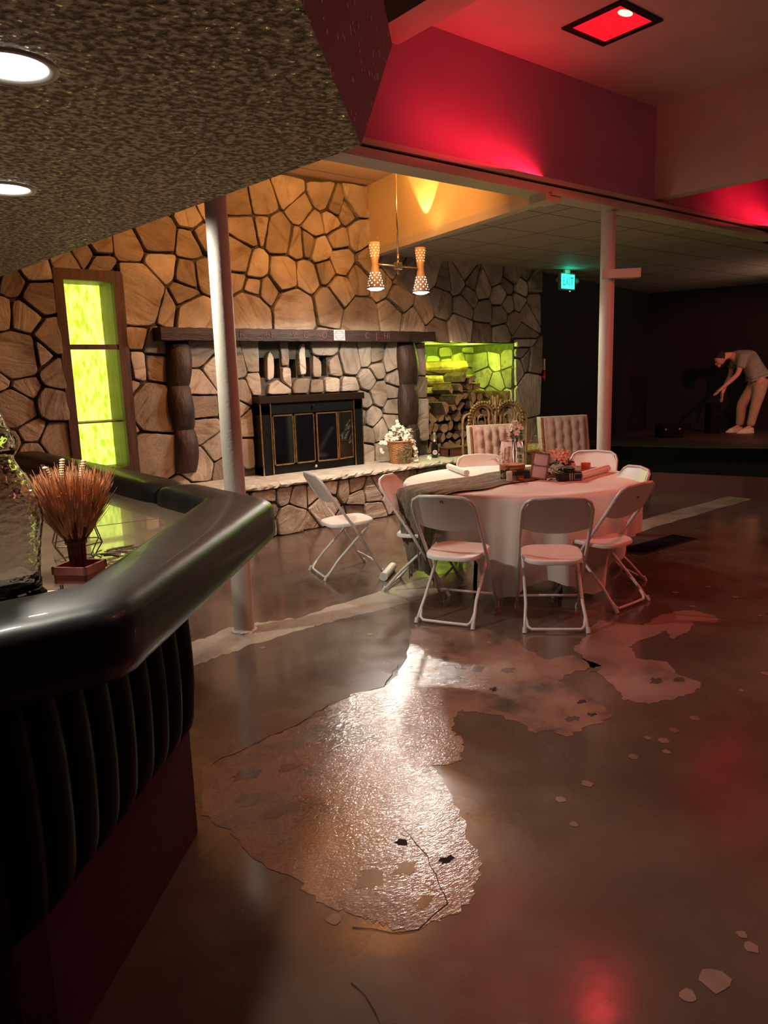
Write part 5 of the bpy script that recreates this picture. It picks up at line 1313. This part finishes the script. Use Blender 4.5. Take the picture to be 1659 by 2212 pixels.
ra = empty('rattan_throne_chair', (6.96, 6.40, 0), R(-14), 'ornate rattan chair with scrolled back standing before the firewood', 'chair')
cane = MB(); r_ = .016
def arc(cx, cz, rad, a0, a1, n=16, y=0): return [(cx + rad * math.cos(a0 + (a1 - a0) * k / n), y, cz + rad * math.sin(a0 + (a1 - a0) * k / n)) for k in range(n + 1)]
sc = MB()
for s_ in (-1, 1):
    MB().tube([(s_ * .47, .0, 0), (s_ * .47, 0, .55), (s_ * .475, 0, .95)] + [(s_ * (.395 + .08 * math.cos(a)), 0, 1.03 + .11 * math.sin(a)) for a in [k * PI / 10 for k in range(0, 11)]] + [(s_ * (.36 + .045 * math.cos(a)), 0, .98 + .05 * math.sin(a)) for a in [PI + k * .5 for k in range(1, 9)]], .017, 8).build('scroll_post', M['rattan'], ra, smooth=True)
    MB().tube([(s_ * .03, .01, .58), (s_ * .05, .01, .85), (s_ * .09, .01, 1.05)] + [(s_ * (.19 + .11 * math.cos(a)), .01, 1.10 + .13 * math.sin(a)) for a in [PI - k * PI * 1.1 / 12 for k in range(1, 13)]] + [(s_ * .24, .01, .80), (s_ * .20, .01, .58)], .017, 8).build('heart_loop', M['rattan'], ra, smooth=True)
    MB().tube([(s_ * .13, .02, .80)] + [(s_ * (.19 + .055 * math.cos(a)), .02, 1.05 + .075 * math.sin(a)) for a in [PI - k * PI * 1.3 / 12 for k in range(0, 13)]], .009, 6).build('inner_loop', M['rattan'], ra, smooth=True)
    hp = [(s_ * .33, -.01, .60), (s_ * .36, -.01, .85)] + [(s_ * (.195 + .175 * math.cos(a)), -.01, 1.06 + .19 * math.sin(a)) for a in [k * PI * .86 / 14 for k in range(15)]]
    MB().tube(hp, .014, 8).build('outer_hoop', M['rattan'], ra, smooth=True)
    b_ = MB()
    for q in range(15):
        a = -.15 + q * 2.6 / 14; b_.ball((s_ * (.195 + .205 * math.cos(a)), -.02, 1.06 + .222 * math.sin(a)), .019, 8)
    b_.build('beading', M['rattan'], ra, smooth=True)
    MB().tube([(s_ * .47, .0, .62), (s_ * .50, -.25, .66), (s_ * .44, -.48, .62), (s_ * .42, -.50, .40), (s_ * .42, -.50, 0)], .016, 8).build('arm', M['rattan'], ra, smooth=True)
b_ = MB(); b_.tube([(0, 0, .55), (0, 0, 1.34)], .018, 8)
for s_ in (-1, 1): b_.tube([(0, 0, .75), (s_ * .02, .01, 1.05), (s_ * .085, .0, 1.30)], .010, 6); b_.tube([(0, 0, 1.05), (s_ * .03, .0, 1.25), (s_ * .04, .0, 1.36)], .009, 6)
for q in range(5): b_.tube([(-.035, 0, 1.02 + q * .012), (.035, -.01, 1.02 + q * .012)], .006, 5)
b_.build('centre_spindle', M['rattan'], ra, smooth=True)
MB().rbox((0, -.24, .42), (.88, .50, .07), .08).build('seat', M['rattan'], ra, smooth=True, angle=.7)

# red device at the end of the stone wall
fe = empty('wall_alarm', (9.14, 7.425, 1.50), 0, 'small red and white device fixed to the right end of the stone wall', 'alarm')
MB().rbox((.0, 0, .07), (.04, .08, .14), .008).build('red_body', M['redext'], fe); MB().rbox((.0, 0, .24), (.04, .07, .17), .008).build('white_body', M['white'], fe)
# ------------------------------------------------------------------ person bending over a loudspeaker on the stage
U = Vector((.777, -.629, 0)); D = Vector((.629, .777, 0)); UP = Vector((0, 0, 1))
def L3(u, d_, z): return U * u + D * d_ + UP * z
def skin(name, verts, edges, radii, m, parent, sub=2, root=0):
    me = bpy.data.meshes.new(name); me.from_pydata([tuple(v) for v in verts], edges, []); o = bpy.data.objects.new(name, me); COL.objects.link(o)
    md = o.modifiers.new('skin', 'SKIN'); md.use_smooth_shade = True
    if not me.skin_vertices: return o
    for i, s_ in enumerate(me.skin_vertices[0].data):
        r_ = radii[i]; s_.radius = (r_, r_) if not hasattr(r_, '__len__') else r_; s_.use_root = (i == root)
    sb_ = o.modifiers.new('sub', 'SUBSURF'); sb_.levels = sub; sb_.render_levels = sub
    bpy.context.view_layer.update(); dg = bpy.context.evaluated_depsgraph_get()
    nm = bpy.data.meshes.new_from_object(o.evaluated_get(dg)); bpy.data.objects.remove(o)
    nm.materials.clear(); nm.materials.append(m); nm.polygons.foreach_set('use_smooth', [True] * len(nm.polygons))
    o = bpy.data.objects.new(name, nm); COL.objects.link(o); o.parent = parent; return o
per = empty('person', (13.3, 6.33, .45), 0, 'person in grey green shirt and khaki trousers bending down on the dark stage', 'person')
V = []; E_ = []; RD = []
def add(p, r_, prev=None):
    V.append(p); RD.append(r_)
    if prev is not None: E_.append((prev, len(V) - 1))
    return len(V) - 1
pel = add(L3(.27, 0, .93), (.13, .15)); wa = add(L3(.22, 0, 1.10), (.125, .15), pel); chs = add(L3(.03, 0, 1.28), (.13, .16), wa); shl = add(L3(-.14, 0, 1.345), (.09, .13), chs)
nk = add(L3(-.26, 0, 1.365), .058, shl); hb0 = add(L3(-.34, 0, 1.36), .075, nk); hd0 = add(L3(-.44, 0, 1.31), .088, hb0); ht = add(L3(-.50, 0, 1.30), .06, hd0)
for sd, (e1, w1, tip) in ((-1, ((-.22, 1.03), (-.46, .80), (-.62, .66))), (1, ((-.13, 1.03), (-.285, .72), (-.30, .56)))):
    s_ = add(L3(-.13, sd * .19, 1.30), .062, shl); el = add(L3(e1[0], sd * .23, e1[1]), .045, s_)
    md_ = add(L3((e1[0] + w1[0]) / 2, sd * .21, (e1[1] + w1[1]) / 2), .042, el)
    wr = add(L3(w1[0], sd * .18, w1[1]), .028, md_); dir_ = L3(tip[0] - w1[0], 0, tip[1] - w1[1]); l = dir_.length; dn = dir_ / l
    pm = add(V[wr] + dn * .085, (.042, .022), wr)
    side = D * sd
    for q, (off, ln) in enumerate(((-.030, .070), (-.010, .082), (.010, .080), (.030, .062))):
        b0 = add(V[pm] + dn * .015 + side * off, .0105, pm); b1 = add(V[b0] + dn * ln * .5 + side * off * .3, .0095, b0); add(V[b1] + (dn + UP * -.25 + U * -.1).normalized() * ln * .5, .008, b1)
    t0 = add(V[wr] + dn * .03 - side * .038 + U * -.01, .013, wr); add(V[t0] + dn * .045 - side * .022, .010, t0)
for sd, ku, fu in ((-1, .16, .05), (1, .02, -.03)):
    h_ = add(L3(.26, sd * .10, .88), .095, pel); kn = add(L3(ku + .0, sd * .12, .50), .062, h_); an = add(L3(fu + .05, sd * .12, .11), .042, kn); add(L3(fu - .10, sd * .13, .045), .032, an)
body = skin('body', V, E_, RD, M['skin'], per)
# face and hair
hc = L3(-.44, 0, 1.305)
hq = MB(); dface = (L3(-.75, 0, -.66)).normalized(); topd = (L3(-.66, 0, .75)).normalized()      # looking down and forward
hq.ball(hc, .098, 20, (1.0, .88, 1.12)); hq.v = [tuple(Vector(v)) for v in hq.v]
hq.ball(hc + dface * .100 - topd * .02, .018, 10, (1, 1, 1.4)); hq.ball(hc - D * .088 - topd * .01, .022, 10, (1, .5, 1.3)); hq.ball(hc + D * .088 - topd * .01, .022, 10, (1, .5, 1.3)); hq.ball(hc + dface * .07 - topd * .075, .045, 12)
hq.build('head', M['skin'], per, smooth=True)
hq = MB()
for sd in (-1, 1): hq.ball(hc + dface * .088 + D * sd * .034 + topd * .012, .012, 8)
hq.box(tuple(hc + dface * .108 - topd * .062), (.012, .045, .008)); hq.build('eyes_and_mouth', M['hair'], per, smooth=True)
hq = MB(); hq.ball(hc + topd * .028 - dface * .028, .100, 20, (1, .92, 1.05)); hq.build('hair', M['hair'], per, smooth=True)
hq = MB(); hq.ball(hc + dface * .055 - topd * .092, .048, 14, (1, 1.1, .9)); hq.build('beard', M['hair'], per, smooth=True)
# shirt
sv = [L3(.25, 0, 1.00), L3(.21, 0, 1.12), L3(.05, 0, 1.285), L3(-.12, 0, 1.355), L3(-.22, 0, 1.375)]
sr = [(.165, .185), (.160, .185), (.170, .20), (.125, .175), (.075, .085)]; se = [(0, 1), (1, 2), (2, 3), (3, 4)]
for sd, e1 in ((-1, (-.20, 1.02)), (1, (-.13, 1.03))):
    b0 = len(sv); sv.append(L3(-.12, sd * .19, 1.31)); sr.append(.095); se.append((3, b0)); el = L3(e1[0], sd * .23, e1[1])
    sv.append(sv[b0].lerp(el, .45)); sr.append(.088); se.append((b0, b0 + 1)); sv.append(sv[b0].lerp(el, .66)); sr.append(.078); se.append((b0 + 1, b0 + 2))
skin('shirt', sv, se, sr, M['shirt'], per, root=1)
tv = [L3(.27, 0, .98), L3(.28, 0, .90)]; trr = [(.172, .185), (.178, .19)]; te = [(0, 1)]
for sd, ku, fu in ((-1, .16, .05), (1, .02, -.03)):
    b0 = len(tv); tv += [L3(.26, sd * .105, .80), L3(ku + .02, sd * .12, .50), L3(fu + .07, sd * .12, .22), L3(fu + .05, sd * .12, .10)]; trr += [.128, .095, .076, .078]; te += [(1, b0), (b0, b0 + 1), (b0 + 1, b0 + 2), (b0 + 2, b0 + 3)]
skin('trousers', tv, te, trr, M['khaki'], per, root=1)
for sd, fu in ((-1, .05), (1, -.03)):
    s_ = MB(); c0 = L3(fu - .03, sd * .125, 0); n = 20
    for (z0, z1, sc0, sc1) in ((0, .025, 1.0, 1.02), (.025, .085, .98, .72)):
        lo = []; hi = []
        for k in range(n):
            a = 2 * PI * k / n; uu = .155 * math.copysign(abs(math.cos(a)) ** .8, math.cos(a)); dd = .052 * math.sin(a)
            lo.append(tuple(c0 + U * uu * sc0 + D * dd * sc0 + UP * z0)); hi.append(tuple(c0 + U * (uu * sc1 + (.03 if z1 > .03 else 0)) + D * dd * sc1 + UP * (z1 * (1.15 if uu > 0 and z1 > .03 else .9 if z1 > .03 else 1))))
        s_.add(lo + hi, [(i, (i + 1) % n, n + (i + 1) % n, n + i) for i in range(n)] + [tuple(reversed(range(n))), tuple(range(n, 2 * n))])
    s_.build('shoe', M['shoe'], per, smooth=True, angle=.8)
# loudspeaker box he reaches for
sp_ = empty('stage_loudspeaker', (12.98, 6.70, .45), R(-39), 'black loudspeaker box standing on the stage before the bending person', 'loudspeaker')
MB().rbox((0, 0, .27), (.18, .26, .54), .02).build('cabinet', M['stage'], sp_)
b_ = MB(); b_.cyl((0, -.131, .36), (0, -.136, .36), .05, n=20); b_.cyl((0, -.131, .18), (0, -.136, .18), .06, n=20); b_.build('grille', M['blackmetal'], sp_)
ob = MB().rbox((0, 0, 0), (.012, .09, .15), .004, rz=R(8)).build('wall_outlet', mat('dull_red_plate', (.10, .03, .03), .6), loc=(14.45, 6.2, 1.52)); tag(ob, 'dim dull red plate on the black back wall of the stage', 'outlet')
ob.location = (14.62, 5.55, 1.55)
sm = empty('stage_case', (11.9, 6.9, .45), 0, 'small dark gear case with two metal latches on the stage', 'case')
MB().rbox((0, 0, .11), (.40, .30, .22), .02, rz=R(-39)).build('case_body', M['stage'], sm)
for k in (-1, 1): MB().box((k * .09 - .10, -.12 - k * .075, .15), (.03, .012, .03), rz=R(-39)).build('latch', M['foil'], sm)

# ------------------------------------------------------------------ light
def spot(name, loc, target, power, col, size=.05, angle=90, blend=.3, spec=1.0):
    l = bpy.data.lights.new(name, 'SPOT'); l.energy = power; l.color = col; l.shadow_soft_size = size; l.spot_size = R(angle); l.spot_blend = blend; l.specular_factor = spec
    o = bpy.data.objects.new(name, l); COL.objects.link(o); o.location = loc; o.rotation_euler = (Vector(target) - Vector(loc)).to_track_quat('-Z', 'Y').to_euler(); return o
def point(name, loc, power, col, size=.05, spec=1.0):
    l = bpy.data.lights.new(name, 'POINT'); l.energy = power; l.color = col; l.shadow_soft_size = size; l.specular_factor = spec
    o = bpy.data.objects.new(name, l); COL.objects.link(o); o.location = loc; return o
def area(name, loc, target, power, col, sx, sy):
    l = bpy.data.lights.new(name, 'AREA'); l.energy = power; l.color = col; l.shape = 'RECTANGLE'; l.size = sx; l.size_y = sy
    o = bpy.data.objects.new(name, l); COL.objects.link(o); o.location = loc; o.rotation_euler = (Vector(target) - Vector(loc)).to_track_quat('-Z', 'Y').to_euler(); return o
WARM = (1, .86, .68); AMB = (1, .50, .12); RED = (1, .02, .05); LIME = (.62, 1, .05)
for s_ in (-1, 1):
    p = Vector((5.09, 6.0, 2.73)) + dv * s_
    spot('pendant_down', p + Vector((0, 0, -.27)), p + Vector((0, 0, -3)), 80, (1, .90, .76), .05, 172, .15)
    spot('pendant_up', p + Vector((0, 0, .23)), p + Vector((0, 0, 3)), 14, AMB, .04, 110, .8)
spot('recess_amber', (5.475, 6.12, 3.14), (5.50, 6.12, 4.2), 75, AMB, .01, 66, .25)
area('recess_wash', (4.2, 5.0, 3.80), (4.2, 7.4, 2.9), 105, (1, .40, .10), .4, .4)
spot('bar_side_spot', (1.50, 4.45, 2.47), (4.2, 4.5, .1), 165, (1, .92, .78), .03, 112, .6)
for (x, y) in ((.515, 1.955), (.755, 3.10)):
    spot('can_down', (x, y, 2.33), (x, y, 0), 90, (1, .92, .78), .06, 125, .5)
spot('red_fixture', (5.01, 3.36, 4.07), (4.9, 3.0, 0), 12, RED, .07, 112, .5)
spot('red_fixture_far', (6.3, 1.6, 4.05), (4.6, 3.6, .5), 270, (1, .09, .06), .15, 90, .6)
for x_, k_ in ((4.35, 1), (8.8, 1)):
    area('red_ledge_strip', (x_ + .2, 4.12, 3.24), (x_ + .15, 4.3, 3.72), 9, RED, 1.7, .05)
area('hall_fill', (4.2, -.6, 4.0), (3.8, 1.5, 0), 26, (1, .30, .20), .6, .6)  # added reddish fill out of view, lifts the dim camera side of the hall
area('hall_fill', (6.2, .6, 4.0), (5.0, 2.5, 0), 10, (1, .25, .22), .6, .6)  # second added fill, also unseen, with no fixture modelled
point('niche_lamp', (6.98, 7.58, 1.97), 30, LIME, .04)
point('niche_lamp', (7.8, 7.68, 1.97), 42, LIME, .04)
point('exit_glow', (9.22, 7.02, 2.98), .9, (.0, 1, .55), .03)
point('stage_light', (13.0, 3.0, 2.6), 60, (1, .62, .42), .1)
spot('stage_ceiling_wash', (12.7, 4.6, 2.6), (12.1, 5.7, 3.1), 45, (1, .60, .42), .1, 120, .8)
spot('stage_red', (9.2, 2.5, 3.0), (13.1, 6.3, 1.2), 420, (1, .20, .14), .05, 40, .5)
